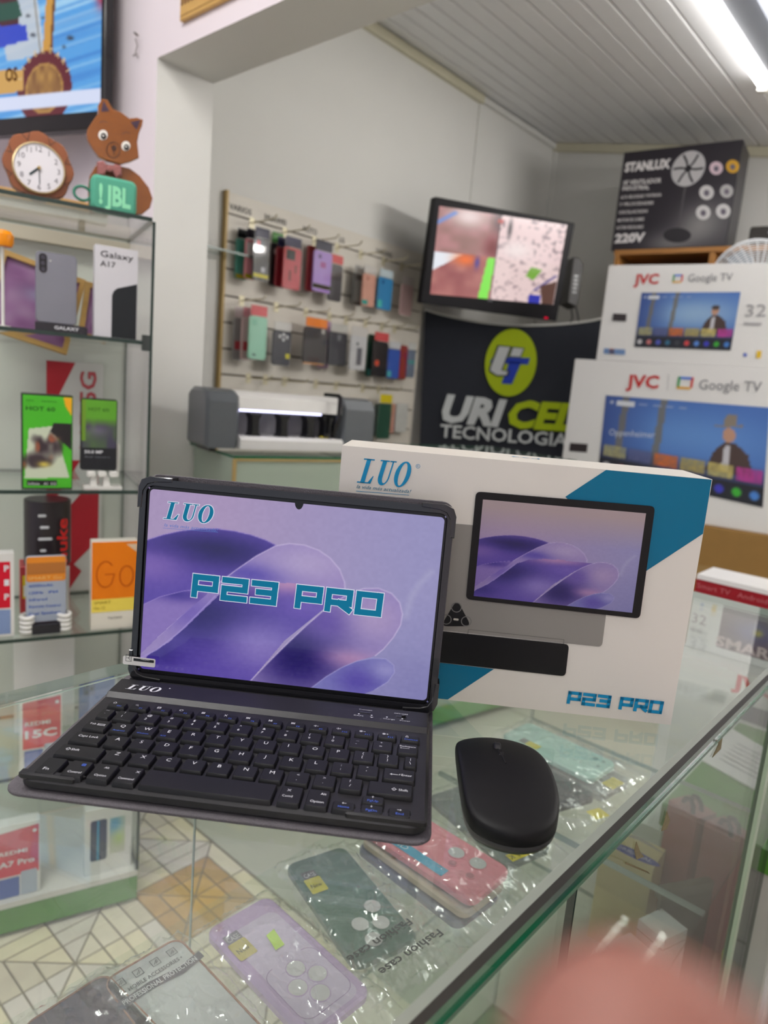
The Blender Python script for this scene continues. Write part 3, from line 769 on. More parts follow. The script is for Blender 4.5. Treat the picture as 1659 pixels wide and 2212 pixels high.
# ------------------------------------------------------------------ tablet
tp = KO + kx * TX + ky * TY + np.array([0, 0, TZ])
TF = Face(tp, KD, TLEAN)
tab = on_face('tablet', "tablet with purple petal wallpaper, upright in the keyboard case", 'tablet', TF)
bb = MB(); bb.prism(rrect(.0055, .0055, TW - .0055, TH - .006, .006, 5), -.0080, .0005, .0005, T=UP); bb.build('tablet_body', M_black, tab)
S0, S1, Z0, Z1 = .0072, TW - .0072, .0082, TH - .0086
picture(tab, 'screen', S0 - .001, Z0 - .001, S1 + .001, Z1 + .001, 330, 210, wallpaper, print_mat('lit_screen', 0.12, .88, 0.4), .0009)
ring('bezel', rrect(.0055, .0055, TW - .0055, TH - .006, .006, 6), rrect(S0, Z0, S1, Z1, .0035, 6), -.0014, -.0008, M_black, tab)
xm = S0 + (S1 - S0) * .512
flat(tab, 'camera_notch', [ellipse(xm, Z1 + .0012, .0036, .0062, 17, 180, 360)], M_black, y=-.0013)
def suv(u, v): return S0 + (S1 - S0) * u, Z0 + (Z1 - Z0) * v
E_teal = glow('screen_teal', (24, 112, 146), 1.0); E_line = glow('screen_white', (214, 214, 230), 1.0); E_blue = glow('screen_blue', (92, 120, 186), 1.0)
x, y = suv(.052, .845); w, h = (S1 - S0) * .175, (Z1 - Z0) * .095
flat(tab, 'lettering_outline', [inset(p, -.0005) if len(p) > 4 or True else p for p in luo_polys(x, y, w, h)], E_line, y=-.00115)
flat(tab, 'lettering', luo_polys(x, y, w, h), E_teal, y=-.0014)
text(tab, 'la vida más actualizada!', E_blue, x + .001, y - .0062, .0026, .044, shear=.3, off=.0013)
flat(tab, 'underline', [[(x, y - .0078), (x + .046, y - .0068), (x + .046, y - .0065), (x, y - .0075)]], E_blue, y=-.0012)
x, y = suv(.165, .432)
tech(tab, 'P23 PRO', E_teal, x, y, (S1 - S0) * .655, (Z1 - Z0) * .130, .0049, .0013, .0006, E_line)
# protective film tag
fx0, fz1 = TF.at(272, 1410); fx1, fz0 = TF.at(340, 1438)
st = [(fx0, fz0 + .0015), (fx1, fz0), (fx1, fz1 - .002), (fx0, fz1)]
ft = MB(); ft.prism(rrect(fx0, fz0, fx1, fz1 - .001, .0012, 3), .0048, .0051, 0, T=UP); tg = ft.build('film_tag', M_white, tab)
flat(tg, 'tag_label', [[(fx0 + .009, fz0 + .0038), (fx1 - .0012, fz0 + .0038), (fx1 - .0012, fz1 - .002), (fx0 + .009, fz1 - .002)]], M_black, y=-.0053)
text(tg, 'FRONT', M_ink_w, fx0 + .0155, fz0 + .0052, .0016, .0075, off=.0055)
flat(tg, 'tag_mark', stroke_polys([[(fx0 + .0025, fz0 + .003), (fx0 + .0072, fz0 + .003), (fx0 + .0072, fz0 + .0085), (fx0 + .0025, fz0 + .0085), (fx0 + .0025, fz0 + .003)], [(fx0 + .003, fz0 + .0058), (fx0 + .0068, fz0 + .0058)], [(fx0 + .0045, fz0 + .0058), (fx0 + .0065, fz0 + .0078)], [(fx0 + .0045, fz0 + .0058), (fx0 + .0065, fz0 + .0038)]], .0003), M_black, y=-.0053)

# ------------------------------------------------------------------ product box
bp = atz(1449, 1566, 1.0); BD = -52.4; ba = math.radians(BD); BW, BH, BT = .3045, .2155, .070
BF = Face(bp - np.array([math.cos(ba), math.sin(ba), 0]) * BW, BD)
M_card = mat('white_carton', (226, 221, 211), 0.35, var=0.01)
M_teal = ink((0, 108, 142), 0.35); M_teal2 = ink((24, 142, 190), 0.35)
bx = on_face('tablet_box', "white and teal tablet carton standing behind the mouse", 'box', BF)
bb = MB(); bb.box(0, BW, 0, BT, 0, BH); bb.build('carton', M_card, bx, smooth=0)
A = lambda *pts: [BF.at(*p) for p in pts]
def clipbox(pts): return [(min(max(p[0], .0003), BW - .0003), min(max(p[1], .0003), BH - .0003)) for p in pts]
flat(bx, 'teal_stripe', [clipbox(A((1310, 1008), (1540, 1020), (1519, 1153), (1390, 1237), (1221, 1073)))], M_teal, y=-.0003)
flat(bx, 'teal_stripe', [clipbox(A((890, 1424), (1067, 1445), (967, 1511), (860, 1500)))], M_teal, y=-.0003)
def rquad(q, r, n=4):
    """rounded quadrilateral given BL BR TR TL"""
    o = []
    for i in range(4):
        p0 = Vector(q[i - 1]); p = Vector(q[i]); p2 = Vector(q[(i + 1) % 4]); a = p + (p0 - p).normalized() * r; c = p + (p2 - p).normalized() * r
        for k in range(n + 1):
            t = k / n; o.append(tuple(a * (1 - t) ** 2 + p * 2 * t * (1 - t) + c * t * t))
    return o
flat(bx, 'printed_tablet_back', [rquad(A((930, 1358), (1300, 1397), (1330, 1160), (960, 1129)), .004)], ink((142, 138, 132), 0.3), y=-.0006)
flat(bx, 'printed_seam', stroke_polys([A((1010, 1370), (1012, 1359), (1218, 1381), (1217, 1391))], .0004), ink((104, 100, 96)), y=-.0009)
flat(bx, 'printed_keyboard', [rquad(A((880, 1422), (1221, 1460), (1229, 1391), (884, 1355)), .004)], ink((20, 20, 22), 0.35), y=-.0012)
tri = A((952, 1352), (1018, 1352), (987, 1294))
cen = np.mean(tri, 0)
isl = []
for i in range(3):
    p0 = Vector(tri[i - 1]); p = Vector(tri[i]); p2 = Vector(tri[(i + 1) % 3]); a = p.lerp(p0, .22); c = p.lerp(p2, .22)
    for k in range(5): t = k / 4; isl.append(tuple(a * (1 - t) ** 2 + p * 2 * t * (1 - t) + c * t * t))
flat(bx, 'printed_camera', [isl], ink((26, 25, 26), 0.3), y=-.0010)
for p in ((986, 1311), (1007, 1341), (964, 1337)):
    c = BF.at(*p); o = ellipse(c[0], c[1], .0046, .0046, 20); i = ellipse(c[0], c[1], .0038, .0038, 20)
    flat(bx, 'printed_lens', [[o[k], o[(k + 1) % 20], i[(k + 1) % 20], i[k]] for k in range(20)], ink((120, 118, 116)), y=-.0014)
c = BF.at(985, 1337); flat(bx, 'printed_flash', [rrect(c[0] - .0022, c[1] - .0009, c[0] + .0022, c[1] + .0009, .0006, 2)], ink((196, 192, 180)), y=-.0014)
flat(bx, 'printed_tablet', [rquad(A((1006, 1293), (1381, 1335), (1414, 1093), (1028, 1061)), .0042)], ink((22, 21, 22), 0.3), y=-.0018)
picture(bx, 'printed_screen', 0, 0, 1, 1, 200, 130, lambda U, V: mixc(wallpaper(.02 + U * .98, V * 1.22), (176, 158, 160), np.clip((V - .62) * 3.2, 0, 1)) * .96, print_mat('carton_print', 0.35), .0021, A((1023, 1286), (1364, 1322), (1394, 1108), (1043, 1078)))
x0, z0 = BF.at(771, 1042); x1, z1 = BF.at(897, 1008)
flat(bx, 'lettering', luo_polys(x0, z0, x1 - x0 - .003, z1 - z0 + .003), M_teal2, y=-.0006)
c = BF.at(903, 1007); o = ellipse(c[0], c[1], .0018, .0018, 14); i = ellipse(c[0], c[1], .0015, .0015, 14)
flat(bx, 'registered_mark', [[o[k], o[(k + 1) % 14], i[(k + 1) % 14], i[k]] for k in range(14)], M_teal2, y=-.0006)
text(bx, 'R', M_teal2, c[0], c[1] - .0008, .0016, align='c', off=.0006)
x0, z0 = BF.at(770, 1054)
text(bx, 'la vida más actualizada!', ink((40, 120, 150)), x0, z0, .0030, .0455, shear=.35, off=.0006)
flat(bx, 'underline', [[(x0, z0 - .0028), (x0 + .045, z0 - .0019), (x0 + .045, z0 - .0015), (x0, z0 - .0024)]], M_teal2, y=-.0006)
x0, z0 = BF.at(1223, 1520); x1, z1 = BF.at(1434, 1510)
tech(bx, 'P23 PRO', M_teal2, x0, z0 + .0005, x1 - x0, .0118, .0029, .0006)
tx = MB(); tx.add([(p[0], p[1], BH + .0004) for p in [q for q in [(0, 0)]]], [])
v, f = glyphs('P23'); q = v / v.max() * .02
MB().add([(BW * .48 + .026 - p[0] * 1.3, .046 - p[1] * .7, BH + .0005) for p in q], f).build('lettering', M_teal2, bx, smooth=0)

# ------------------------------------------------------------------ mouse
mo = [(282.4, 97), (286, 105), (292.7, 110.5), (303, 114.5), (312.1, 115.8), (324.7, 114.6), (334, 110), (341.0, 102), (345.2, 88), (347.0, 70), (347.6, 50), (346.6, 32), (344, 17.4), (339.3, 5), (330.1, -5), (317.3, -9.5), (306.2, -8.5), (296.2, -4), (288.8, 4.5), (285.2, 20.4), (283.6, 47), (282.6, 74.4)]
mc = np.array([315.0, 52.0])
ms = thing('computer_mouse', 'flat matte black wireless mouse on the glass counter beside the keyboard', 'mouse', KO + kx * mc[0] / 1000 + ky * (mc[1] / 1000 + .0105) , KD)
out = np.array([np.array(p) - mc for p in mo]) / 1000
# finer closed outline
def smooth_closed(P, k=3):
    n = len(P); r = []
    for i in range(n):
        p0, p1, p2, p3 = P[i - 1], P[i], P[(i + 1) % n], P[(i + 2) % n]
        for j in range(k):
            t = j / k; r.append(.5 * ((2 * p1) + (p2 - p0) * t + (2 * p0 - 5 * p1 + 4 * p2 - p3) * t * t + (3 * p1 - p0 - 3 * p2 + p3) * t ** 3))
    return np.array(r)
out = smooth_closed(out); n = len(out)
def msh(rings, name, m, cap=True):
    v = []; f = []
    for s, zf in rings:
        for p in out:
            q = p * s; v.append((q[0], q[1], zf(q)))
    for r in range(len(rings) - 1):
        for i in range(n): f.append((r * n + i, r * n + (i + 1) % n, (r + 1) * n + (i + 1) % n, (r + 1) * n + i))
    f.append(tuple(range(n))[::-1])
    k = len(v); v.append((0, 0, rings[-1][1](np.zeros(2))));
    for i in range(n): f.append(((len(rings) - 1) * n + i, (len(rings) - 1) * n + (i + 1) % n, k))
    return MB().add(v, f).build(name, m, ms, smooth=0.9)
def crown(q): return .0225 - 2.2 * (q[1] + .008) ** 2 - 3.5 * q[0] ** 2
M_mouse = mat('mouse_black', (10, 10, 11), 0.55, spec=0.22, var=0.03)
msh([(.90, lambda q: .0), (.955, lambda q: .0008), (.985, lambda q: .004), (.98, lambda q: .0062)], 'mouse_base', mat('mouse_grey', (58, 56, 56), 0.35))
msh([(.975, lambda q: .006), (1.0, lambda q: .0075), (1.0, lambda q: max(.0082, crown(q) - .0030)), (.99, lambda q: max(.009, crown(q) - .0012)), (.972, lambda q: crown(q) - .0003), (.9, lambda q: crown(q)), (.75, lambda q: crown(q)), (.55, lambda q: crown(q)), (.3, lambda q: crown(q))], 'mouse_shell', M_mouse)
wx, wy = kloc(1073, 1607, .018); wx -= mc[0] / 1000; wy -= mc[1] / 1000 + .0105
bb = MB(); bb.lathe([(.0068, -.0026), (.0078, -.0018), (.0078, .0018), (.0068, .0026)], 20, T=Matrix.Translation((wx, wy - .004, crown((wx, wy)) - .0045)) @ Matrix.Rotation(math.pi / 2, 4, 'Y')); bb.build('scroll_wheel', mat('wheel_black', (12, 12, 13), 0.5), ms)
gx, gy = kloc(1092, 1655, .02); gx -= mc[0] / 1000; gy -= mc[1] / 1000 + .0105
pts = [(wx + (gx - wx) * t, wy - .006 + (gy - wy + .006) * t) for t in (0.12, .4, .7, 1.0)]
bb = MB(); bb.tube([(a, c_, crown((a, c_)) + .0001) for a, c_ in pts], .0005, 6); bb.build('button_groove', mat('groove_black', (4, 4, 5), .6), ms)
a, c_ = pts[1]
bb = MB(); bb.prism(rrect(a - .0017, c_ - .0032, a + .0017, c_ + .0032, .0012, 3), crown((a, c_)) - .001, crown((a, c_)) + .0005, .0002); bb.build('speed_button', M_black, ms)
# ------------------------------------------------------------------ goods in the angled cabinet
def cface(px, py, z, back=0.02):
    """face parallel to the cabinet front, set back from it, whose base corner is seen at that pixel column"""
    f0 = Face(CAB.p, CAB.deg).moved(0, back, 0)
    x = f0.at(px, py)[0]
    return f0.moved(x, 0, z)
def solid(parent, name, pts, t, m, bev=0.0, y0=0.0):
    bb = MB(); bb.prism(pts, -y0 - t, -y0, bev, T=UP); return bb.build(name, m, parent)
def carton(name, label, cat, fc, w, h, t, m, group=None):
    o = on_face(name, label, cat, fc, group)
    bb = MB(); bb.prism(rrect(0, 0, w, h, .0012, 2), -t, 0, .0006, T=UP); bb.build('carton', m, o)
    return o
def px_rect(fc, x0, y0, x1, y1):
    ym = (y0 + y1) / 2; xm_ = (x0 + x1) / 2
    return fc.at(x0, ym)[0], fc.at(xm_, y1)[1], fc.at(x1, ym)[0], fc.at(xm_, y0)[1]
M_silver = mat('grey_phone', (132, 134, 142), 0.28, 0.5, var=0.12, scale=8)
# --- grey phone on its black stand
fc = cface(77, 710, SH[1], .03); x0, z0, x1, z1 = px_rect(fc, 77, 550, 166, 712)
ph = on_face('smartphone', 'metallic grey dummy phone, camera strip up, beside the white boxed phone', 'phone', fc)
bb = MB(); bb.prism(rrect(.0, .014, x1, z1, .008, 5), -.008, 0, .0012, T=UP); bb.build('phone_body', M_silver, ph)
bb = MB(); bb.prism(rrect(.006, z1 - .040, .020, z1 - .004, .0068, 6), -.0001, .0016, .0003, T=UP); isl = bb.build('camera_island', mat('island_black', (16, 16, 20), .2), ph)
for k in range(3): flat(isl, 'lens', [ellipse(.013, z1 - .011 - .0115 * k, .0040, .0040, 16)], mat('lens_glass', (58, 56, 66), .1), y=-.0019)
flat(ph, 'flash', [ellipse(.026, z1 - .016, .0014, .0014, 10)], M_white, y=-.0004)
stn = on_face('phone_stand', 'low black label stand under the grey dummy phone', 'stand', fc.moved(-.001, -.004, 0))
bb = MB(); bb.prism([(0, 0), (.095, 0), (.095, .013), (.088, .0165), (0, .0165)], -.016, 0, .0008, T=UP)
bb.build('stand_block', mat('stand_black', (34, 32, 38), .4), stn)
text(stn, 'GALAXY', M_ink_w, .034, .006, .006, .045, bold=.02, off=.0008)
ph.location.z += 0.0028; ph.location = Vector(ph.location) + Vector((0, 0, 0))
# --- white phone box
fc = cface(203, 730, SH[1], .012); x0, z0, x1, z1 = px_rect(fc, 203, 534, 297, 732)
M_lav = mat('lilac_white_card', (204, 202, 206), .35, var=.01)
g = carton('phone_box', "white phone box with dark corner panel, right of the grey phone", 'box', fc, x1, z1, .028, M_lav, 'boxed phones in the cabinet')
text(g, 'Galaxy', M_black, .010, z1 - .022, .0115, x1 - .020, off=.0008); text(g, 'A17', M_black, .010, z1 - .040, .0105, .028, off=.0008)
flat(g, 'printed_phone', [[(x1 * .40, 0.001), (x1 * .985, .001), (x1 * .985, z1 * .63), (x1 * .52, z1 * .555), (x1 * .44, z1 * .52), (x1 * .40, z1 * .47)]], ink((34, 38, 40), .25), y=-.0006)
# --- picture frames leaning behind them
def frame(label, px, back, w, h, lean_deg, col, z=SH[1]):
    fc = cface(px, 680, z, back); fr = on_face('picture_frame', label, 'picture', fc, 'wooden picture frames in the cabinet')
    fr.rotation_euler = (math.radians(-9), math.radians(lean_deg), math.radians(fc.deg))
    ring('frame_moulding', rrect(0, 0, w, h, .001, 1), rrect(.011, .011, w - .011, h - .011, .001, 1), -.006, .008, mat('oak_frame', (176, 138, 78), .45, var=.2, stretch=(1, 1, 8)), fr)
    def fn(U, V):
        C = np.zeros(U.shape + (3,)) + np.array([150, 116, 150.]); C = mixc(C, (112, 62, 112), vn(U * 5, V * 6, 5)); return mixc(C, (150, 150, 176), blob(U, V, .5, .62, .2, .1) * .7)
    picture(fr, 'painting', .010, .010, w - .010, h - .010, 30, 40, fn, print_mat('painting_print', .5), -.002)
frame('purple abstract picture in oak frame, leaning in the cabinet behind the grey phone', -42, .20, .17, .175, 14, None)
frame('small narrow oak-framed picture leaning between the grey phone and white phone box', 168, .18, .060, .125, 8, None)
o = on_face('orange_gadget', 'glossy bright orange rounded gadget at the left edge of the cabinet', 'gadget', cface(-26, 527, SH[1] + .0, .06))
x, z = CAB.moved(0, .06, 0).at(8, 512); zz = z - SH[1]
bb = MB(); bb.lathe([(.004, -.018), (.017, -.017), (.020, -.010), (.020, .004), (.015, .011), (.004, .0135)], 20, T=Matrix.Translation((.024, .0, zz))); bb.build('gadget_body', mat('orange_plastic', (255, 150, 0), .3), o)
bb = MB(); bb.tube([(.024, 0, 0), (.024, 0, zz - .017)], .003, 8); bb.lathe([(.014, 0), (.014, .003), (.004, .004)], 16, T=Matrix.Translation((.024, 0, 0))); bb.build('gadget_stem', M_white, o)

# --- lime phone box and lime dummy phone
def hot_print(U, V):
    C = np.zeros(U.shape + (3,)) + np.array([70, 176, 34.])
    C = mixc(C, (214, 212, 200), inside(U, V, [(.12, .64), (.62, .68), (.95, .12), (.03, .10)]).astype(float) * .9)
    C = mixc(C, (30, 26, 28), inside(U, V, [(.62, .72), (.99, .72), (.99, .42), (.55, .62)]).astype(float))
    n_ = vn(U * 9, V * 11, 4)
    mech = np.clip(blob(U, V, .5, .45, .42, .16) + blob(U, V, .2, .28, .3, .08) - .45 + (n_ - .5) * .6, 0, 1) * 2.2
    C = mixc(C, (58, 46, 52), np.clip(mech, 0, 1)); C = mixc(C, (152, 84, 58), np.clip((vn(U * 7, V * 9, 8) - .56) * 5, 0, 1) * np.clip(mech, 0, 1))
    C = mixc(C, (210, 190, 80), blob(U, V, .42, .26, .12, .03)); C = mixc(C, (236, 168, 20), inside(U, V, [(.82, .995), (.99, .995), (.99, .80), (.86, .90)]).astype(float))
    C = mixc(C, (22, 18, 24), inside(U, V, [(.08, .085), (.7, .085), (.7, .03), (.08, .03)]).astype(float))
    return C
fc = cface(47, 1055, SH[2], .012); x0, z0, x1, z1 = px_rect(fc, 47, 852, 157, 1056)
g = carton('phone_box', "bright green phone box with a robot picture and black edges", 'box', fc, x1, z1, .030, mat('black_card', (20, 30, 18), .4), 'boxed phones in the cabinet')
picture(g, 'box_print', .0025, .003, x1 - .0015, z1 - .003, 60, 100, hot_print, print_mat('carton_print', .35), .0008)
text(g, 'HOT 60', ink((20, 60, 14)), .008, z1 - .033, .008, .052, bold=.01, off=.0011); text(g, 'infinix        smartphone', ink((24, 70, 16)), .008, z1 - .015, .0035, .055, off=.0011)
text(g, 'Infinix   AI  5G', M_ink_w, .012, .009, .005, .05, off=.0012)
fc = cface(173, 1020, SH[2] + .038, .03); x0, z0, x1, z1 = px_rect(fc, 173, 861, 253, 1020)
g = on_face('smartphone', 'dummy phone with green top and dark robot picture on a white stand', 'phone', fc)
bb = MB(); bb.prism(rrect(0, 0, x1, z1, .006, 4), -.008, 0, .001, T=UP); bb.build('phone_body', mat('dark_phone', (26, 28, 30), .3), g)
def hot2(U, V):
    C = np.zeros(U.shape + (3,)) + np.array([92, 158, 40.]); C = mixc(C, (66, 62, 82), np.clip((.74 - V) * 8, 0, 1) * np.clip(.55 + vn(U * 6, V * 6, 2) * .7, 0, 1)); C = mixc(C, (128, 118, 142), blob(U, V, .45, .56, .3, .08) * .6)
    C = mixc(C, (110, 150, 40), ((U < .12) & (V > .4)).astype(float)); return mixc(C, (24, 26, 32), (V < .31).astype(float))
picture(g, 'screen_print', .002, .003, x1 - .002, z1 - .003, 40, 70, hot2, print_mat('carton_print', .35), .0006)
text(g, 'HOT 60i', ink((36, 84, 24)), .015, z1 - .026, .007, .040, off=.0009); text(g, '50.0 MP', M_ink_w, .008, .036, .006, .036, bold=.02, off=.0009); text(g, 'dual camera', ink((130, 132, 140)), .008, .027, .003, .05, off=.0009)
stn = on_face('phone_stand', 'white plastic easel stand holding the green-topped dummy phone', 'stand', cface(182, 1055, SH[2], .012))
bb = MB(); bb.box(0, .075, 0, .045, .0, .005); bb.build('stand_foot', M_white, stn)
for k in range(3): bb = MB(); bb.prism(rrect(.006 + k * .022, .026, .022 + k * .022, .037, .003, 3), -.018, -.002, .001, T=UP); bb.build('stand_hook', M_white, stn)
for k in (0, 1): bb = MB(); bb.prism([(.012 + k * .026, .005), (.026 + k * .026, .005), (.024 + k * .024, .026), (.014 + k * .024, .026)], -.030, -.006, .001, T=UP); bb.build('stand_leg', M_white, stn)
bb = MB(); bb.prism(rrect(.066, .022, .073, .095, .003, 3), -.036, -.030, .001, T=UP); bb.build('stand_arm', M_white, stn)

# --- tall red and white poster at the back
fc = cface(100, 1000, .70, .298); pw_, ph_ = .125, .565
po = on_face('poster', 'tall white poster with red triangles at the back of the cabinet', 'poster', fc)
bb = MB(); bb.prism(rrect(0, 0, pw_, ph_, .004, 3), -.002, 0, 0, T=UP); bb.build('poster_sheet', mat('poster_white', (206, 204, 200), .5), po)
M_red = ink((178, 44, 54), .4)
for tri_ in ([[(.0, ph_ - .002), (.062, ph_ - .002), (.018, ph_ - .10), (.0, ph_ - .10)], [(.0, .33), (.0, .20), (.075, .33)], [(.118, .30), (.118, .13), (.055, .06), (.055, .22)], [(0, .13), (0, .03), (.05, .0), (.08, .05)]]): flat(po, 'red_triangle', [tri_], M_red, y=-.0008)
text(po, 'A17', ink((186, 84, 90)), .108, .34, .034, .105, rot=90, bold=.02, off=.001); text(po, '5G', ink((186, 84, 90)), .108, .47, .034, .075, rot=90, bold=.02, off=.001)

# --- dark drum and red carton on the third shelf
zz = SH[3]
o = on_face('drum_can', 'black round tin with big red upright lettering below the green phone box', 'can', cface(48, 1200, zz + .118, .13))
bb = MB(); bb.lathe([(.046, 0), (.048, .002), (.048, .145), (.046, .147), (.044, .147)], 36, T=Matrix.Translation((.052, .03, 0))); bb.build('tin', mat('black_tin', (40, 30, 36), .3), o)
text(o, 'nuke', ink((214, 40, 36)), .088, .012, .020, .10, rot=90, bold=.02, off=.0225)
for i_ in range(4): flat(o, 'printed_mark', [rrect(.030 + .004 * (i_ % 2), .115 - i_ * .026, .046 + .006 * (i_ % 3), .121 - i_ * .026, .002, 2)], M_ink_w, y=-.0205)
o = carton('small_carton', 'red and white carton with yellow sticker carrying the black tin', 'box', cface(44, 1260, zz, .13), .100, .117, .07, mat('red_card', (180, 52, 58), .4))
flat(o, 'white_panel', [[(.066, .0), (.099, .0), (.099, .116), (.062, .116)]], ink((206, 204, 200)), y=-.0004)
flat(o, 'yellow_sticker', [[(.004, .045), (.034, .045), (.034, .098), (.004, .098)]], ink((214, 186, 40)), y=-.0008); flat(o, 'sticker_panel', [[(.006, .05), (.032, .05), (.032, .075), (.006, .075)]], ink((214, 216, 214)), y=-.0012)
# --- Go dummy phone on coiled stand
fc = cface(56, 1340, SH[3] + .022, .03); x0, z0, x1, z1 = px_rect(fc, 56, 1201, 143, 1342)
g = on_face('smartphone', 'dummy phone with orange top and grey spec list on a coiled white stand', 'phone', fc)
bb = MB(); bb.prism(rrect(0, 0, x1, z1, .006, 4), -.008, 0, .001, T=UP); bb.build('phone_body', mat('grey_blue', (164, 172, 186), .35), g)
flat(g, 'orange_band', [rrect(.001, z1 * .62, x1 - .001, z1 - .001, .005, 4)], ink((226, 138, 44), .35), y=-.0004); flat(g, 'dark_band', [[(.002, z1 * .73), (x1 - .002, z1 * .73), (x1 - .002, z1 * .90), (.002, z1 * .90)]], ink((178, 112, 54), .35), y=-.0006)
text(g, 'SMART Go', ink((236, 190, 120)), .004, z1 * .65, .007, x1 - .012, off=.0009)
for i_, (s_, w_) in enumerate((('6000mAh', .045), ('120Hz   IP64', .055), ('Infrared', .034), ('Remote Control', .060), ('Dual Speakers', .060))): text(g, s_, ink((52, 90, 178)), .006, z1 * (.54 - i_ * .105), .0058, w_, bold=.012, off=.0007)
stn = on_face('phone_stand', 'white coiled ring stand with black base under the orange-topped phone', 'stand', cface(44, 1370, SH[3], .012))
bb = MB(); bb.box(.022, .076, .004, .06, 0, .020); bb.build('stand_base', mat('stand_black', (34, 32, 38), .4), stn)
for sx in (.013, .085):
    for k in range(4): bb = MB(); bb.tube([(sx + .011 * math.cos(t), .022 + .016 * math.sin(t), .006 + k * .0098) for t in np.linspace(0, 2 * math.pi, 20)[:-1]], .0048, 8, closed=True); bb.build('coil_ring', M_white, stn)
# --- orange Go box
fc = cface(196, 1362, SH[3], .012); x0, z0, x1, z1 = px_rect(fc, 196, 1169, 296, 1362)
g = carton('phone_box', "orange, yellow and white phone box beside the tablet's left edge", 'box', fc, x1, z1, .030, mat('cream_card', (226, 220, 206), .35, var=.01), 'boxed phones in the cabinet')
flat(g, 'orange_panel', [[(.0005, z1 * .35), (x1 - .0005, z1 * .35), (x1 - .0005, z1 - .001), (.0005, z1 - .001)]], ink((232, 124, 20), .35), y=-.0004)
flat(g, 'yellow_panel', [[(.0005, z1 * .20), (x1 - .0005, z1 * .20), (x1 - .0005, z1 * .35), (.0005, z1 * .35)]], ink((238, 214, 92), .35), y=-.0005)
flat(g, 'fold_corner', [[(x1 * .74, z1 * .965), (x1 * .98, z1 * .965), (x1 * .98, z1 * .87)]], ink((214, 190, 160)), y=-.0007)
gl = ellipse(x1 * .30, z1 * .63, x1 * .19, z1 * .145, 20, 45, 315) + [(x1 * .49, z1 * .63), (x1 * .30, z1 * .63)]
gl2 = ellipse(x1 * .76, z1 * .60, x1 * .15, z1 * .115, 24); gl2.append(gl2[0])
flat(g, 'lettering', stroke_polys([gl], .0026), ink((196, 84, 12)), y=-.0008); flat(g, 'lettering', stroke_polys([gl2], .0026), ink((196, 84, 12)), y=-.0008)
text(g, 'SMART', ink((150, 120, 30)), .006, z1 * .295, .0065, .034, off=.0008); text(g, 'Go 1S', ink((150, 120, 30)), .006, z1 * .235, .0065, .022, off=.0008); text(g, 'TECNO', ink((80, 78, 74)), x1 * .36, z1 * .115, .0045, .030, off=.0008)
# --- red box at the picture edge
fc = cface(-78, 1370, SH[3], .02)
g = carton('phone_box', 'red and white phone box cut by the left picture edge', 'box', fc, .090, .178, .03, mat('white_card', (222, 220, 216), .35), 'boxed phones in the cabinet')
flat(g, 'red_panel', [[(.004, .062), (.083, .062), (.083, .160), (.004, .160)]], ink((206, 22, 48), .35), y=-.0004); flat(g, 'blue_panel', [[(.004, .006), (.083, .006), (.083, .058), (.05, .060), (.004, .05)]], ink((130, 150, 190)), y=-.0004)
for i_, ch in enumerate('PIP'): text(g, ch, M_ink_w, .072, .140 - i_ * .030, .012, .009, bold=.03, off=.0008)
# --- fourth shelf: Redmi 15C box, blue phone, white card
def redmi(label, px, py, z, back, w, h, l1, l2):
    g = carton('phone_box', label, 'box', cface(px, py, z, back), w, h, .03, mat('white_card', (222, 220, 216), .35), 'boxed phones in the cabinet')
    flat(g, 'red_panel', [[(w * .07, h * .30), (w * .97, h * .30), (w * .97, h * .95), (w * .07, h * .90)]], ink((212, 40, 62), .35), y=-.0004)
    flat(g, 'red_shade', [[(w * .07, h * .62), (w * .97, h * .40), (w * .97, h * .95), (w * .07, h * .90)]], ink((196, 30, 52), .35), y=-.0005)
    text(g, l1, M_ink_w, w * (.12 if len(l1) < 7 else .3), h * .60, .009, w * .6, bold=.02, off=.0008); text(g, l2, M_ink_w, w * .12, h * .44, .0125 if len(l2) > 4 else .017, w * .76, bold=.03, off=.0008)
    flat(g, 'printed_phone', [rrect(w * .10, .002, w * .55, h * .28, .003, 3)], ink((70, 96, 168), .35), y=-.0007); flat(g, 'printed_phone', [rrect(w * .58, .002, w * .93, h * .34, .003, 3)], ink((176, 186, 202), .35), y=-.0009)
    flat(g, 'round_mark', [ellipse(w * .88, h * .87, .004, .004, 12)], M_ink_w, y=-.0009)
    return g
redmi("red-fronted phone box seen through the counter glass left of the keyboard", 43, 1660, SH[4], .012, .082, .178, 'REDMI', '15C')
g = on_face('smartphone', "dark blue dummy phone just left of the keyboard's rear corner", 'phone', cface(170, 1600, SH[4] + .0, .10))
bb = MB(); bb.prism(rrect(0, 0, .078, .162, .008, 5), -.008, 0, .001, T=UP); bb.build('phone_body', mat('blue_phone', (48, 84, 150), .25, var=.2), g)
bb = MB(); bb.prism(rrect(.008, .118, .034, .152, .006, 5), 0, .0015, .0003, T=UP); bb.build('camera_island', mat('blue_island', (36, 58, 110), .2), g)
for dx, dz in ((.016, .143), (.026, .135), (.016, .127)): flat(g, 'lens', [ellipse(dx, dz, .0038, .0038, 14)], M_black, y=-.0019)
g = carton('blank_card', "plain white carton standing at the back of the fourth shelf", 'box', cface(30, 1440, SH[4] + .0, .20), .13, .24, .02, mat('white_card', (222, 220, 216), .35))
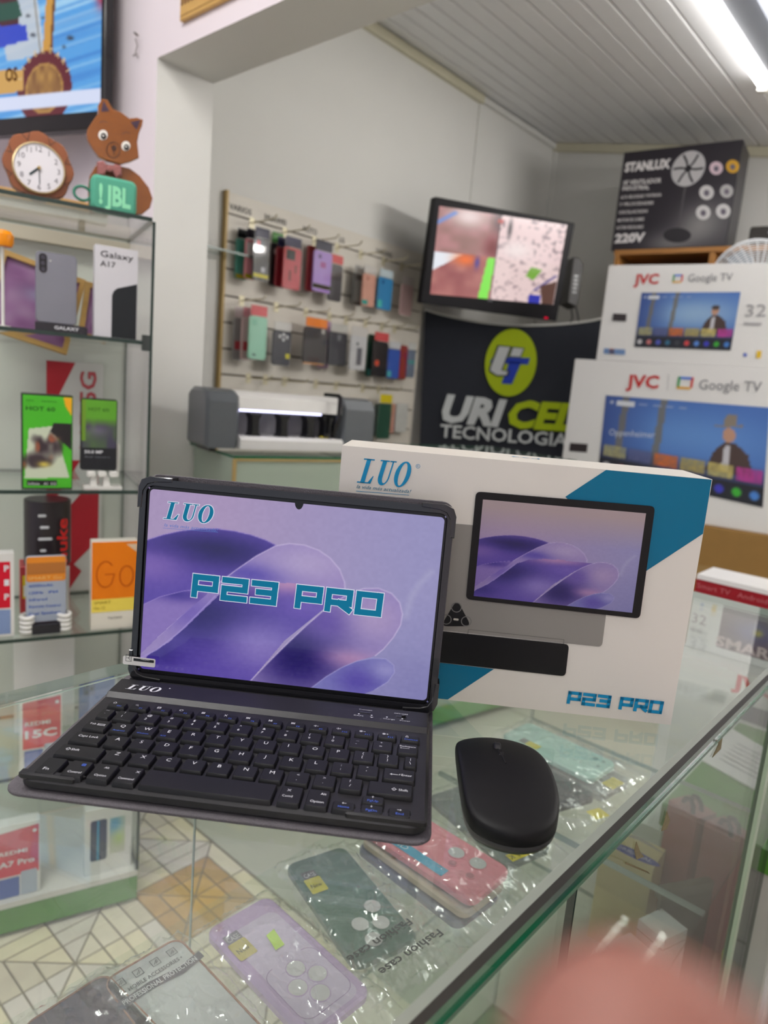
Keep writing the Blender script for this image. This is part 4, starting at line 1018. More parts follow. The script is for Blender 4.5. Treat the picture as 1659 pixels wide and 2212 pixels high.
# --- bottom: A7 Pro box, white two-phone box
redmi("red-fronted phone box at the bottom left of the cabinet", -14, 1960, .088, .012, .092, .178, 'REDMI', 'A7 Pro')
g = carton('phone_box', 'white phone box with two printed phones at the cabinet bottom', 'box', cface(182, 1910, .088, .02), .104, .168, .03, mat('white_card', (222, 220, 216), .35), 'boxed phones in the cabinet')
flat(g, 'printed_phone', [rrect(.012, .035, .048, .140, .006, 4)], ink((44, 58, 86), .25), y=-.0005); flat(g, 'printed_phone_edge', [[(.026, .037), (.031, .037), (.031, .138), (.026, .138)]], ink((60, 150, 190), .25), y=-.0008)
def iri(U, V): return mixc(mixc(np.zeros(U.shape + (3,)) + np.array([196, 198, 180.]), (70, 150, 190), blob(U, V, .3, .8, .5, .25)), (170, 196, 110), blob(U, V, .6, .4, .4, .2))
picture(g, 'printed_phone', .054, .045, .088, .138, 12, 24, iri, print_mat('carton_print', .35), .0007)

# ------------------------------------------------------------------ on top of the cabinet
TOPF = CAB.moved(0, .07, SH[0])
TOPF2 = CAB.moved(0, .025, SH[0])
# speaker
x0, z0, x1, z1 = px_rect(TOPF2, 197, 394, 296, 458); z0 = 0
sp = on_face('bluetooth_speaker', "small mint green portable speaker with pale letters in front of the cat", 'speaker', TOPF2.moved(x0, 0, 0))
w = x1 - x0; h = .067
M_mint = mat('mint_mesh', (78, 160, 132), .7, var=.12, scale=600, bump=.3)
bb = MB(); bb.prism(rrect(0, 0, w, h, .012, 5), -.038, 0, .006, T=UP); bb.build('speaker_body', M_mint, sp)
M_mint2 = mat('mint_letter', (142, 222, 176), .5)
text(sp, 'JBL', M_mint2, w * .30, .014, .034, w * .56, bold=.045, off=.0012)
text(sp, '!', M_mint2, w * .16, .014, .034, w * .085, bold=.045, off=.0012)
xl, zl = TOPF2.at(180, 414); xl -= x0
bb = MB(); bb.tube([(xl + .014 * math.cos(t) * 1.1, .016, zl + .013 * math.sin(t)) for t in np.linspace(.5, 2 * math.pi - .5, 18)], .0028, 8); bb.build('carry_loop', mat('mint_cord', (44, 120, 96), .6), sp)
# cat
CF = CAB.moved(0, .085, SH[0])
cat_o = on_face('wooden_cat', 'flat brown wooden cat figure with bow tie standing behind the mint speaker', 'ornament', CF)
M_wood = mat('varnished_wood', (132, 76, 30), .22, var=.22, scale=7, coat=.4, stretch=(1, 1, 4))
M_wood_d = mat('burnt_edge', (60, 34, 20), .4)
C_ = lambda pts: [CF.at(*p) for p in pts]
s46 = 460 / 1659
ZP = lambda pts: [CF.at(a * s46, c * s46) for a, c in pts]
bodyp = ZP([(700, 1660), (690, 1560), (690, 1440), (700, 1370), (745, 1290), (830, 1280), (920, 1290), (1010, 1310), (1090, 1370), (1160, 1460), (1190, 1545), (1170, 1620), (1110, 1670), (1000, 1672)])
bodyp = [(x, max(z, .0)) for x, z in bodyp]
bb = MB(); bb.prism(bodyp, -.012, 0, .0014, T=UP); bb.build('cat_body', M_wood, cat_o)
headp = ZP([(668, 1060), (680, 1010), (720, 950), (758, 900), (760, 830), (790, 782), (830, 790), (870, 860), (940, 890), (1000, 935), (1060, 928), (1106, 945), (1100, 990), (1075, 1050), (1062, 1120), (1075, 1240), (1010, 1270), (930, 1290), (830, 1262), (760, 1230), (715, 1170), (680, 1110)])
bb = MB(); bb.prism(headp, .0005, .0125, .0014, T=UP); hd = bb.build('cat_head', M_wood, cat_o)
def fl(parent, nm, pts, m, y): return flat(parent, nm, [pts], m, y=y)
fl(hd, 'ear_inside', ZP([(780, 885), (800, 800), (845, 880)]), mat('plum_paint', (58, 36, 56), .5), -.0131); fl(hd, 'ear_inside', ZP([(1010, 965), (1085, 950), (1055, 1025)]), mat('plum_paint', (58, 36, 56), .5), -.0131)
for ex_, ey_, r_ in ((795, 1065, 36), (972, 1150, 34)):
    fl(hd, 'eye_white', ZP(ellipse(ex_, ey_, r_, r_ * 1.1, 18)), ink((232, 228, 220), .3), -.0131); fl(hd, 'pupil', ZP(ellipse(ex_ + 4, ey_ + 10, r_ * .62, r_ * .7, 16)), ink((24, 20, 18), .3), -.0135); fl(hd, 'glint', ZP(ellipse(ex_ + 2, ey_ + 6, r_ * .22, r_ * .22, 10)), ink((236, 232, 226), .3), -.0139)
    flat(hd, 'eyebrow', stroke_polys([ZP([(ex_ - 28, ey_ - 95), (ex_ + 5, ey_ - 108), (ex_ + 34, ey_ - 95)])], .0009), M_wood_d, y=-.0132)
o_ = ZP(ellipse(875, 1180, 52, 60, 22)); flat(hd, 'muzzle_line', stroke_polys([o_ + [o_[0]]], .0012), M_wood_d, y=-.0132)
fl(hd, 'nose', ZP(ellipse(880, 1165, 20, 22, 12)), M_wood_d, -.0134); flat(hd, 'mouth', stroke_polys([ZP([(880, 1180), (880, 1215)])], .0016), M_wood_d, y=-.0134)
M_bow = mat('check_cloth', (150, 92, 88), .7, var=.7, scale=320)
for pts in ([(750, 1270), (800, 1262), (850, 1320), (800, 1380), (755, 1375)], [(850, 1320), (890, 1285), (938, 1300), (942, 1370), (900, 1398)]):
    bb = MB(); bb.prism(ZP(pts), .001, .013, .003, T=UP); bb.build('bow_tie', M_bow, cat_o)
bb = MB(); bb.prism(ZP(ellipse(850, 1325, 24, 30, 12)), .002, .0155, .003, T=UP); bb.build('bow_knot', M_bow, cat_o)
# clock
KF = CAB.moved(0, .05, SH[0])
ck = on_face('table_clock', 'round white-faced clock set in a scalloped wooden slab on the cabinet top', 'clock', KF)
K = lambda a, c: KF.at(a * s46, c * s46)
kc0 = K(303, 1314); kr = abs(K(508, 1314)[0] - kc0[0]) * 1.0; krz = kr * 1.02
slab = []
for k in range(40):
    t = 2 * math.pi * k / 40; r = kr * (1.33 + .05 * math.cos(8 * t)); slab.append((kc0[0] + r * math.cos(t) * .98, max(0, kc0[1] + .004 + r * math.sin(t))))
bb = MB(); bb.prism(slab, -.022, 0, .002, T=UP); bb.build('wooden_slab', mat('clock_wood', (138, 78, 44), .4, var=.3, scale=9), ck)
for k in range(8):
    t = 2 * math.pi * k / 8 + .39; p = (kc0[0] + kr * 1.08 * math.cos(t), kc0[1] + kr * 1.08 * math.sin(t)); q = (kc0[0] + kr * 1.28 * math.cos(t + .12), kc0[1] + .004 + kr * 1.28 * math.sin(t + .12)); q2 = (kc0[0] + kr * 1.28 * math.cos(t - .12), kc0[1] + .004 + kr * 1.28 * math.sin(t - .12))
    flat(ck, 'carved_notch', stroke_polys([[q, p, q2]], .0012), M_wood_d, y=-.0006)
bb = MB(); bb.lathe([(kr * .9, 0), (kr, 0), (kr * 1.02, .004), (kr * .985, .008), (kr * .94, .0085), (kr * .93, .006)], 48, T=Matrix.Translation((kc0[0], 0, kc0[1])) @ Matrix.Rotation(math.pi / 2, 4, 'X')); bb.build('bezel', mat('gold_rim', (206, 184, 140), .25, .7), ck)
flat(ck, 'dial', [ellipse(kc0[0], kc0[1], kr * .94, kr * .94, 40)], mat('dial_white', (224, 220, 224), .5, var=.01), y=-.0062)
for k in range(1, 13):
    t = math.radians(90 - 30 * k); text(ck, str(k), ink((120, 116, 122)), kc0[0] + kr * .74 * math.cos(t), kc0[1] + kr * .74 * math.sin(t) - .005, .0095, align='c', off=.0066)
flat(ck, 'hour_hand', stroke_polys([[kc0, (kc0[0] - kr * .32, kc0[1] - kr * .30)]], .004), ink((40, 56, 60)), y=-.0070)
flat(ck, 'minute_hand', stroke_polys([[kc0, (kc0[0] - kr * .16, kc0[1] - kr * .16)], [kc0, (kc0[0] + kr * .02, kc0[1] - kr * .62)]], .0016), ink((60, 66, 70)), y=-.0074)
bb = MB(); bb.lathe([(.003, .007), (.003, .010), (.001, .0105)], 12, T=Matrix.Translation((kc0[0], 0, kc0[1])) @ Matrix.Rotation(math.pi / 2, 4, 'X')); bb.build('hub', M_brass, ck)
# wooden wall ledge behind
lf = CAB.moved(0, .30, SH[0])
z = lf.at(0, 292)[1]
lg = on_face('wall_ledge', 'wooden ledge with white underside behind the clock and the cat', 'ledge', lf.moved(-.42, 0, 0))
bb = MB(); bb.box(0, .66, .0, .05, .045, .064); bb.build('ledge_board', mat('pine_board', (190, 150, 96), .5, var=.2, stretch=(.3, 6, 6)), lg)
bb = MB(); bb.box(0, .66, .006, .05, .026, .0445); bb.build('ledge_underside', M_white, lg)
for xx in (.05, .35, .6): bb = MB(); bb.box(xx, xx + .012, .01, .05, 0.0, .0255); bb.build('ledge_bracket', mat('bracket_brown', (92, 72, 52), .5), lg)

# ------------------------------------------------------------------ television on the partition
pq = atx(224, 276, 1.02); TVW, TVH = .98, .58; tvd = -70.4; ta = math.radians(tvd)
TV = Face(pq - np.array([math.cos(ta), math.sin(ta), 0]) * TVW, tvd)
tv = on_face('television', 'wall television showing a bright blue cartoon scene above the wooden clock', 'television', TV)
bb = MB(); bb.prism(rrect(0, 0, TVW, TVH, .006, 3), -.035, 0, .003, T=UP); bb.build('tv_body', M_black, tv)
def tvpic(U, V):
    U0 = U; U = U + .10
    C = np.zeros(U.shape + (3,)) + np.array([84, 160, 226.])
    ang = (U * 1.0 + V * .45); C = mixc(C, (170, 214, 242), np.clip(vn(U * 2, (V + U * -.25) * 60, 6) * 1.5 - .55, 0, 1)); C = mixc(C, (40, 110, 196), np.clip(vn(U * 2, (V + U * -.25) * 44, 9) * 1.6 - 1.0, 0, 1))
    C = mixc(C, (208, 206, 208), inside(U, V, [(.60, 1), (.80, 1), (.88, .32), (.72, .30)]).astype(float) * .8)
    C = mixc(C, (204, 150, 62), inside(U, V, [(.905, 1), (.938, 1), (.905, .30), (.868, .30)]).astype(float)); C = mixc(C, (110, 70, 30), inside(U, V, [(.93, 1), (.94, 1), (.908, .30), (.897, .30)]).astype(float))
    C = mixc(C, (110, 92, 60), np.clip(1 - segdist(U, V, [(.80, 1.0), (.86, .33)]) / .004, 0, 1))
    for (x, y, r) in ((.845, .80, .013), (.855, .60, .008), (.98, .38, .014), (.83, .42, .012), (.81, .52, .010), (.87, .50, .008), (.99, .62, .006), (.80, .72, .006), (.865, .70, .006), (.955, .34, .008), (.79, .62, .006)):
        C = mixc(C, (46, 52, 66), np.clip(1.6 - 1.6 * (((U - x) * .8 + (V - y) * .3) ** 2 + ((V - y) * .9) ** 2) ** .5 / r, 0, 1))
    C = mixc(C, (70, 26, 36), inside(U, V, [(.6, .72), (.765, .70), (.775, .40), (.6, .38)]).astype(float)); C = mixc(C, (42, 70, 196), inside(U, V, [(.6, .50), (.80, .48), (.81, .40), (.6, .36)]).astype(float)); C = mixc(C, (30, 80, 66), inside(U, V, [(.6, .62), (.77, .60), (.785, .52), (.6, .50)]).astype(float))
    U = U0
    C = mixc(C, (200, 30, 44), blob(U, V, 1.0, .58, .022, .07)); C = mixc(C, (58, 34, 48), blob(U, V, 1.0, .68, .024, .05))
    U = U0 + .10
    d = np.hypot((U - .875) * 1.7, V - .14); C = mixc(C, (96, 22, 34), (d < .19).astype(float)); C = mixc(C, (184, 140, 70), (d < .13).astype(float)); C = mixc(C, (120, 78, 40), ((d < .12).astype(float)) * vn(U * 60, V * 20, 3))
    C = mixc(C, (206, 160, 84), inside(U, V, [(.6, .27), (.79, .25), (.79, .14), (.6, .12)]).astype(float))
    C = mixc(C, (214, 222, 246), ((V < .115) & (V > .045)).astype(float))
    return C
picture(tv, 'screen', .014, .045, TVW - .012, TVH - .012, 220, 110, tvpic, print_mat('tv_lit', .15, .95), .001)
E_cream = glow('screen_cream', (224, 196, 150), .9)
ccx, ccz = .014 + (TVW - .026) * .775, .045 + (TVH - .057) * .14
for i_, ch in enumerate('LIBERTARI'):
    t = math.radians(160 - i_ * 17); r = .094
    text(tv, ch, E_cream, ccx + r * math.cos(t), ccz + r * math.sin(t), .015, rot=math.degrees(t) - 90, align='c', bold=.02, off=.0016)
text(tv, 'OS', glow('screen_brown', (80, 40, 24), .9), ccx - .155, ccz + .03, .035, .05, bold=.03, off=.0016)
bb = MB(); bb.box(.3, .6, .036, .16, .15, .4); bb.build('wall_bracket', mat('bracket_dark', (40, 40, 42), .5), tv)
# wooden plaque on the header and hook with wire
pk = atx(388, 46, WX - .014)
pl = thing('wooden_plaque', 'yellow-brown wooden plaque with dark lettering hung high on the wall', 'plaque', (WX - .014, pk[1], pk[2]), -90)
bb = MB(); bb.prism(rrect(0, 0, .36, .16, .002, 2), -.013, 0, .0015, T=UP); bb.build('board', mat('plaque_pine', (206, 164, 92), .45, var=.15, stretch=(.6, 1, 8)), pl)
flat(pl, 'burnt_line', stroke_polys([[(.003, .010), (.355, .010)]], .0016), ink((110, 70, 30)), y=-.0006)
text(pl, 'mu c', ink((96, 60, 48)), .006, .036, .040, .10, shear=.25, bold=.03, off=.0008)
nk = atx(297, 80, WX - .001)
nl = thing('wall_nail', 'bent nail and loose wire on the chipped wall beside the television', 'nail', (WX, nk[1], nk[2]), -90)
bb = MB(); bb.tube([(-.002, -.002, .004), (.008, -.016, .004), (.022, -.018, -.002), (.026, -.012, -.008)], .0016, 8); bb.build('nail_shaft', mat('rusty_iron', (92, 80, 66), .5), nl)
bb = MB(); bb.tube([(.012, -.014, -.012), (.018, -.010, -.03), (.012, -.012, -.045), (.016, -.006, -.06)], .0012, 6); bb.tube([(-.02, -.003, -.045), (.0, -.004, -.043), (.012, -.012, -.045)], .001, 6); bb.build('wire', mat('rusty_iron', (92, 80, 66), .5), nl)
# ------------------------------------------------------------------ slat panel with phone cases
PX0, PX1 = 1.648, 2.868
slat_top, slat_n = 1.948, 10
M_slat = mat('slat_cream', (214, 208, 196), .45, var=.03, scale=6)
M_groove = mat('slat_groove', (96, 82, 62), .6)
sp_ = thing('slat_panel', 'cream slatted display panel with brand names on its top board', 'display panel', (PX0, SY - .002, 0))
bb = MB(); bb.box(0, PX1 - PX0, -.006, 0, .86, slat_top); bb.build('backing', M_groove, sp_)
zt = slat_top
edges = [1.948, 1.868] + [1.868 - .1005 * k for k in range(1, 11)]
for a_, c_ in zip(edges[:-1], edges[1:]):
    bb = MB(); bb.box(.004, PX1 - PX0 - .002, -.020, -.0062, c_ + .006, a_ - .001); bb.build('slat', M_slat, sp_, smooth=0)
bb = MB(); bb.box(-.006, .0035, -.024, 0, .86, slat_top + .004); bb.build('edge_strip', M_brass, sp_)
M_let = ink((70, 66, 62))
for s_, pxl, w_ in (('VARIOS', 493, .105), ('HUAWEI', 571, .11), ('MOTO', 655, .08), ('LG', 736, .03), ('SAMSUNG', 817, .115)):
    X_ = aty(pxl, 470, SY - .02)[0] - PX0
    text(sp_, s_, M_let, X_, 1.888, .020, w_, bold=.02, off=.0212)
M_hook = mat('hook_metal', (206, 198, 168), .4, .3)
def hook(X, z, label):
    h = thing('display_hook', label, 'hook', (X, SY - .020, z), 0, 'hooks on the slat panel')
    bb = MB(); bb.box(-.012, .012, -.003, 0, -.02, .02); bb.build('hook_plate', M_hook, h)
    bb = MB(); bb.tube([(0, -.003, 0), (0, -.14, .004), (0, -.155, .018)], .0028, 6); bb.build('hook_rod', M_hook, h)
CASES = 'phone cases hanging on the slat panel'
def hang(label, bx_, Y, col, head=None, marks=(), rough=.4, cat='phone case', name='phone_case'):
    x0, y0, x1, y1 = bx_; ym = (y0 + y1) / 2; xm_ = (x0 + x1) / 2
    Xa = aty(x0, ym, Y)[0]; Xb = aty(x1, ym, Y)[0]; Za = aty(xm_, y1, Y)[2]; Zb = aty(xm_, y0, Y)[2]
    w, h = Xb - Xa, Zb - Za
    o = thing(name, label, cat, (Xa, Y, Za), 0, CASES)
    hh = h
    if head:
        hh = h * .80
        bb = MB(); bb.prism(rrect(w * .04, hh + .002, w * .96, h, .004, 2), -.002, 0, 0, T=UP); bb.build('header_card', ink(head, .4), o)
    bb = MB(); bb.prism(rrect(0, 0, w, hh, min(.012, w * .2), 4), -.010, 0, .0015, T=UP); bb.build('case_shell', mat('case_%d_%d_%d' % col, col, rough), o)
    for (kind, u, v, a, c, mc_) in marks:
        if kind == 'hole':
            flat(o, 'camera_cutout', [ellipse(w * u, hh * v, a * w, a * w, 14)], ink(mc_, .4), y=-.0006)
        else:
            flat(o, kind, [[(w * u, hh * v), (w * (u + a), hh * v), (w * (u + a), hh * (v + c)), (w * u, hh * (v + c))]], ink(mc_, .4), y=-.0008)
    bb = MB(); bb.prism(rrect(-.004, -.004, w + .004, h + .003, .004, 2), .001, .0016, 0, T=UP); bb.build('clear_sleeve', G_sleeve, o)
    return o
nv = (40, 40, 58)
hang('teal case at the back of the leftmost upper bunch', (511, 494, 536, 604), SY - .05, (66, 150, 132), (30, 34, 36), [('tag', 0, .02, .9, .1, (170, 160, 20))])
hang('pink and white case second in the leftmost upper bunch', (531, 494, 556, 604), SY - .085, (226, 150, 156), (40, 36, 44), [('white_patch', .05, .6, .8, .3, (226, 214, 210)), ('tag', 0, .02, .95, .1, (170, 160, 20))])
hang('black case with yellow strip in front of the leftmost upper bunch', (549, 492, 582, 606), SY - .12, (40, 38, 42), (44, 44, 72), [('red_patch', .12, .74, .25, .2, (190, 40, 44)), ('yellow_strip', 0, .06, 1, .09, (196, 186, 20)), ('white_patch', .5, .2, .25, .12, (200, 200, 206))])
hang('dark case under a round green tag in the upper row', (585, 502, 611, 618), SY - .05, (44, 38, 40), (64, 142, 50), [('hole', .4, .8, .2, 0, (190, 180, 176))])
hang('wine red case behind the big red one', (597, 512, 624, 622), SY - .085, (138, 34, 44), (48, 46, 80))
hang('bright red armoured case with black camera patch', (613, 512, 651, 626), SY - .12, (184, 36, 52), (46, 44, 78), [('black_patch', .12, .70, .5, .24, (36, 34, 36)), ('hole', .38, .82, .14, 0, (190, 186, 184)), ('dark_slot', .3, .2, .14, .25, (110, 24, 34)), ('dark_slot', .62, .4, .12, .2, (110, 24, 34))])
hang('pale grey case behind the red edge case', (651, 528, 672, 632), SY - .05, (196, 192, 184))
hang('thin red case squeezed left of the purple one', (664, 530, 684, 630), SY - .08, (176, 60, 58))
hang('light purple case with black and yellow strip', (678, 520, 717, 632), SY - .12, (168, 130, 206), (44, 44, 66), [('yellow_strip', 0, .08, 1, .11, (60, 54, 20)), ('strip_print', .1, .11, .8, .05, (206, 190, 30)), ('hole', .3, .86, .09, 0, (90, 60, 120)), ('pink_patch', .35, .6, .3, .14, (160, 70, 140))])
hang('slim black case hanging low under a red tag', (711, 550, 740, 651), SY - .10, (46, 42, 48), (206, 66, 66), [('fold', .1, .1, .1, .8, (56, 52, 58))])
hang('clear dark-edged case behind the salmon one', (763, 574, 788, 660), SY - .07, (92, 92, 88), (190, 188, 182), [('white_patch', .2, .1, .6, .7, (170, 172, 166))])
hang('salmon pink case in the upper row', (784, 574, 811, 663), SY - .11, (216, 160, 140), (210, 206, 200), [('teal_tag', .0, .05, .45, .14, (60, 160, 150)), ('hole', .35, .86, .1, 0, (180, 120, 104))])
hang('sky blue case in the upper row', (817, 582, 848, 670), SY - .10, (48, 132, 186), (196, 210, 214), [('teal_tag', .02, .06, .3, .22, (80, 190, 180)), ('hole', .3, .85, .1, 0, (30, 90, 140))])
hang('pale pink case at the right end of the upper row', (867, 598, 892, 682), SY - .10, (220, 186, 184), (214, 204, 198))
hang('clear grey case at the back of the lower left bunch', (505, 664, 530, 778), SY - .05, (150, 148, 146), (220, 208, 206), [('heart_tag', .1, .25, .6, .2, (186, 66, 74))])
hang('clear rosy case second in the lower left bunch', (523, 664, 549, 778), SY - .085, (206, 176, 174), (214, 150, 156), [('heart_tag', .1, .22, .9, .22, (186, 56, 66))])
hang('mint green case in front of the lower left bunch', (539, 660, 577, 777), SY - .12, (142, 204, 174), (206, 64, 74), [('logo', .2, .08, .2, .05, (60, 90, 80)), ('camera_line', .1, .78, .3, .15, (124, 188, 158))])
hang('dark navy case with four white camera holes', (590, 696, 629, 790), SY - .11, (38, 40, 52), (214, 212, 206), [('hole', .35, .84, .075, 0, (220, 220, 222)), ('hole', .55, .90, .075, 0, (220, 220, 222)), ('hole', .75, .84, .075, 0, (220, 220, 222)), ('hole', .55, .76, .075, 0, (220, 220, 222)), ('yellow_tag', .72, .22, .22, .14, (206, 198, 40))])
hang('purple-edged case half hidden behind the black one with an orange header', (690, 692, 713, 796), SY - .06, (176, 130, 172), None)
hang('black case under a wide orange header card', (657, 687, 707, 788), SY - .12, (44, 38, 38), (240, 132, 26), [('white_patch', .72, .86, .14, .12, (180, 176, 170)), ('orange_edge', 0, 0, .9, .04, (206, 150, 96))])
hang('plain black case right of the orange-headed one', (711, 700, 750, 790), SY - .11, (46, 46, 54), (200, 198, 190), [('white_patch', .42, .76, .2, .18, (120, 120, 124))])
hang('white boxed case with a printed grey phone', (757, 706, 792, 800), SY - .11, (206, 206, 206), (214, 210, 204), [('printed_phone', .4, .15, .32, .5, (110, 110, 116)), ('camera_mark', .35, .72, .12, .08, (70, 70, 74))])
hang('dark green case behind the black one in the lower row', (794, 722, 814, 814), SY - .07, (40, 84, 66), None, [('teal_tag', .1, .03, .6, .15, (90, 180, 170))])
hang('black case with orange dot under a red tag in the lower row', (806, 718, 838, 814), SY - .11, (38, 36, 40), (206, 84, 86), [('hole', .3, .38, .14, 0, (214, 84, 60))])
hang('royal blue case in the lower row', (838, 738, 864, 818), SY - .10, (52, 88, 176), (200, 202, 204), [('teal_tag', .0, .05, .35, .2, (90, 180, 186))])
hang('dark red narrow case in the lower row', (862, 746, 879, 820), SY - .09, (142, 34, 44), None)
hang('grey blue case at the right end of the lower row', (880, 740, 897, 816), SY - .09, (104, 116, 140), (206, 206, 204), [('teal_strip', .05, .5, .9, .12, (70, 150, 150))])
hang('grey clear case left in the low bunch beside the cutter', (808, 872, 826, 942), SY - .05, (128, 140, 134), None)
hang('dark green case with a yellow tag beside the cutter', (818, 852, 845, 948), SY - .10, (40, 82, 64), (226, 206, 40))
hang('salmon case at the back of the low bunch beside the cutter', (838, 872, 853, 936), SY - .06, (204, 150, 132), None)
hang('clear white sleeve at the right of the low bunch', (855, 872, 880, 934), SY - .06, (206, 206, 200), None)
ORD = ['first', 'second', 'third', 'fourth', 'fifth', 'sixth', 'seventh', 'eighth']
def HL(i): r = 0 if i < 7 else (1 if i < 15 else 2); return '%s small hook from the left in the %s hook row of the slatted panel' % (ORD[i - (0, 7, 15)[r]], ('top', 'middle', 'bottom')[r])
for i_, (pxl, z) in enumerate([(541, 1.86), (612, 1.86), (676, 1.86), (726, 1.86), (778, 1.86), (828, 1.86), (868, 1.86), (527, 1.56), (603, 1.56), (668, 1.56), (720, 1.56), (757, 1.56), (800, 1.56), (836, 1.56), (864, 1.56), (550, 1.26), (588, 1.26), (630, 1.26), (700, 1.26), (745, 1.26), (805, 1.26), (840, 1.26)]):
    hook(aty(pxl, 600, SY - .03)[0], z, HL(i_))
# short glass shelf poking out beside the pillar
gs = aty(455, 530, SY - .12)
g = thing('glass_shelf', 'short glass shelf on the wall left of the slatted panel', 'shelf', (0, 0, 0))
pane('shelf_pane', g, 1.30, 1.72, SY - .10, SY - .002, gs[2] - .004, gs[2] + .003, G_shelf, mat('glass_edge_mid', (96, 116, 106), .3))
bb = MB(); bb.box(1.45, 1.47, SY - .12, SY - .001, gs[2] - .03, gs[2] - .0045); bb.build('shelf_bracket', M_alu, g)

# ------------------------------------------------------------------ film cutter on the showcase
q0 = atz(447, 963, 1.047)
PF = Face((*(np.array(TB.p) + TB.ex * .0 + TB.ey * .07)[:2], 1.046), -13.5)
xa, _ = PF.at(443, 960); xb, _ = PF.at(806, 985); PF = PF.moved(xa, 0, 0); L = xb - xa
cu = on_face('film_cutter', 'grey and white desktop film cutting machine with a lit slot', 'machine', PF)
hgt = PF.at(455, 838)[1]
M_cg = mat('cutter_grey', (86, 90, 93), .35); M_cw = mat('cutter_white', (226, 224, 220), .3)
l1 = PF.at(519, 900)[0]; l2 = PF.at(741, 920)[0]
prof = [(0, .012), (.0, hgt * .80), (.02, hgt * .96), (.05, hgt), (.13, hgt), (.16, hgt * .9), (.16, .012)]
for xs, xe in ((0, l1), (l2, L)):
    bb = MB(); bb.prism(prof, xs, xe, .010, T=XT); bb.build('end_housing', M_cg, cu)
bb = MB(); bb.prism([(.012, hgt * .70), (.016, hgt * .90), (.05, hgt * .985), (.13, hgt * .985), (.155, hgt * .88), (.155, hgt * .70)], l1, l2, .001, T=XT); bb.build('top_cover', M_cw, cu)
bb = MB(); bb.prism([(-.01, .012), (-.012, hgt * .22), (.0, hgt * .27), (.15, hgt * .27), (.15, .012)], l1, l2, .001, T=XT); bb.build('front_bed', M_cw, cu)
bb = MB(); bb.box(l1, l2, .10, .108, hgt * .25, hgt * .72); bb.build('inner_wall', mat('inner_grey', (150, 148, 150), .4), cu)
bb = MB(); bb.box(l1 + .005, l2 - .07, .020, .028, hgt * .665, hgt * .695); bb.build('led_strip', glow('led_strip', (214, 214, 255), 3.2), cu)
for u in (.17, .44, .70, .88):
    xx = l1 + (l2 - l1) * u
    bb = MB(); bb.prism([(xx - .022, hgt * .24), (xx + .022, hgt * .24), (xx + .011, hgt * .32), (xx + .011, hgt * .54), (xx + .02, hgt * .64), (xx - .02, hgt * .64), (xx - .011, hgt * .54), (xx - .011, hgt * .32)], -.06, -.02, .001, T=UP); bb.build('pinch_roller', M_black, cu)
xx = l1 + (l2 - l1) * .88
bb = MB(); bb.tube([(xx + .018, -.01, hgt * 1.03), (xx + .016, -.012, hgt * .7), (xx + .008, .0, hgt * .34)], .007, 8); bb.tube([(xx - .03, .01, hgt * 1.03), (xx + .018, -.01, hgt * 1.03)], .006, 8); bb.build('black_strap', M_black, cu)
bb = MB(); bb.box(l1 + .05, l1 + .07, .03, .05, hgt * .27, hgt * .32); bb.build('blue_clip', ink((46, 74, 170)), cu)
bb = MB(); bb.box(l2 - .06, l2 - .04, .02, .04, hgt * .27, hgt * .30); bb.build('yellow_clip', ink((206, 190, 40)), cu)
for xx in (.02, L - .04): bb = MB(); bb.box(xx, xx + .02, .02, .12, 0.0, .0118); bb.build('foot', M_black, cu)

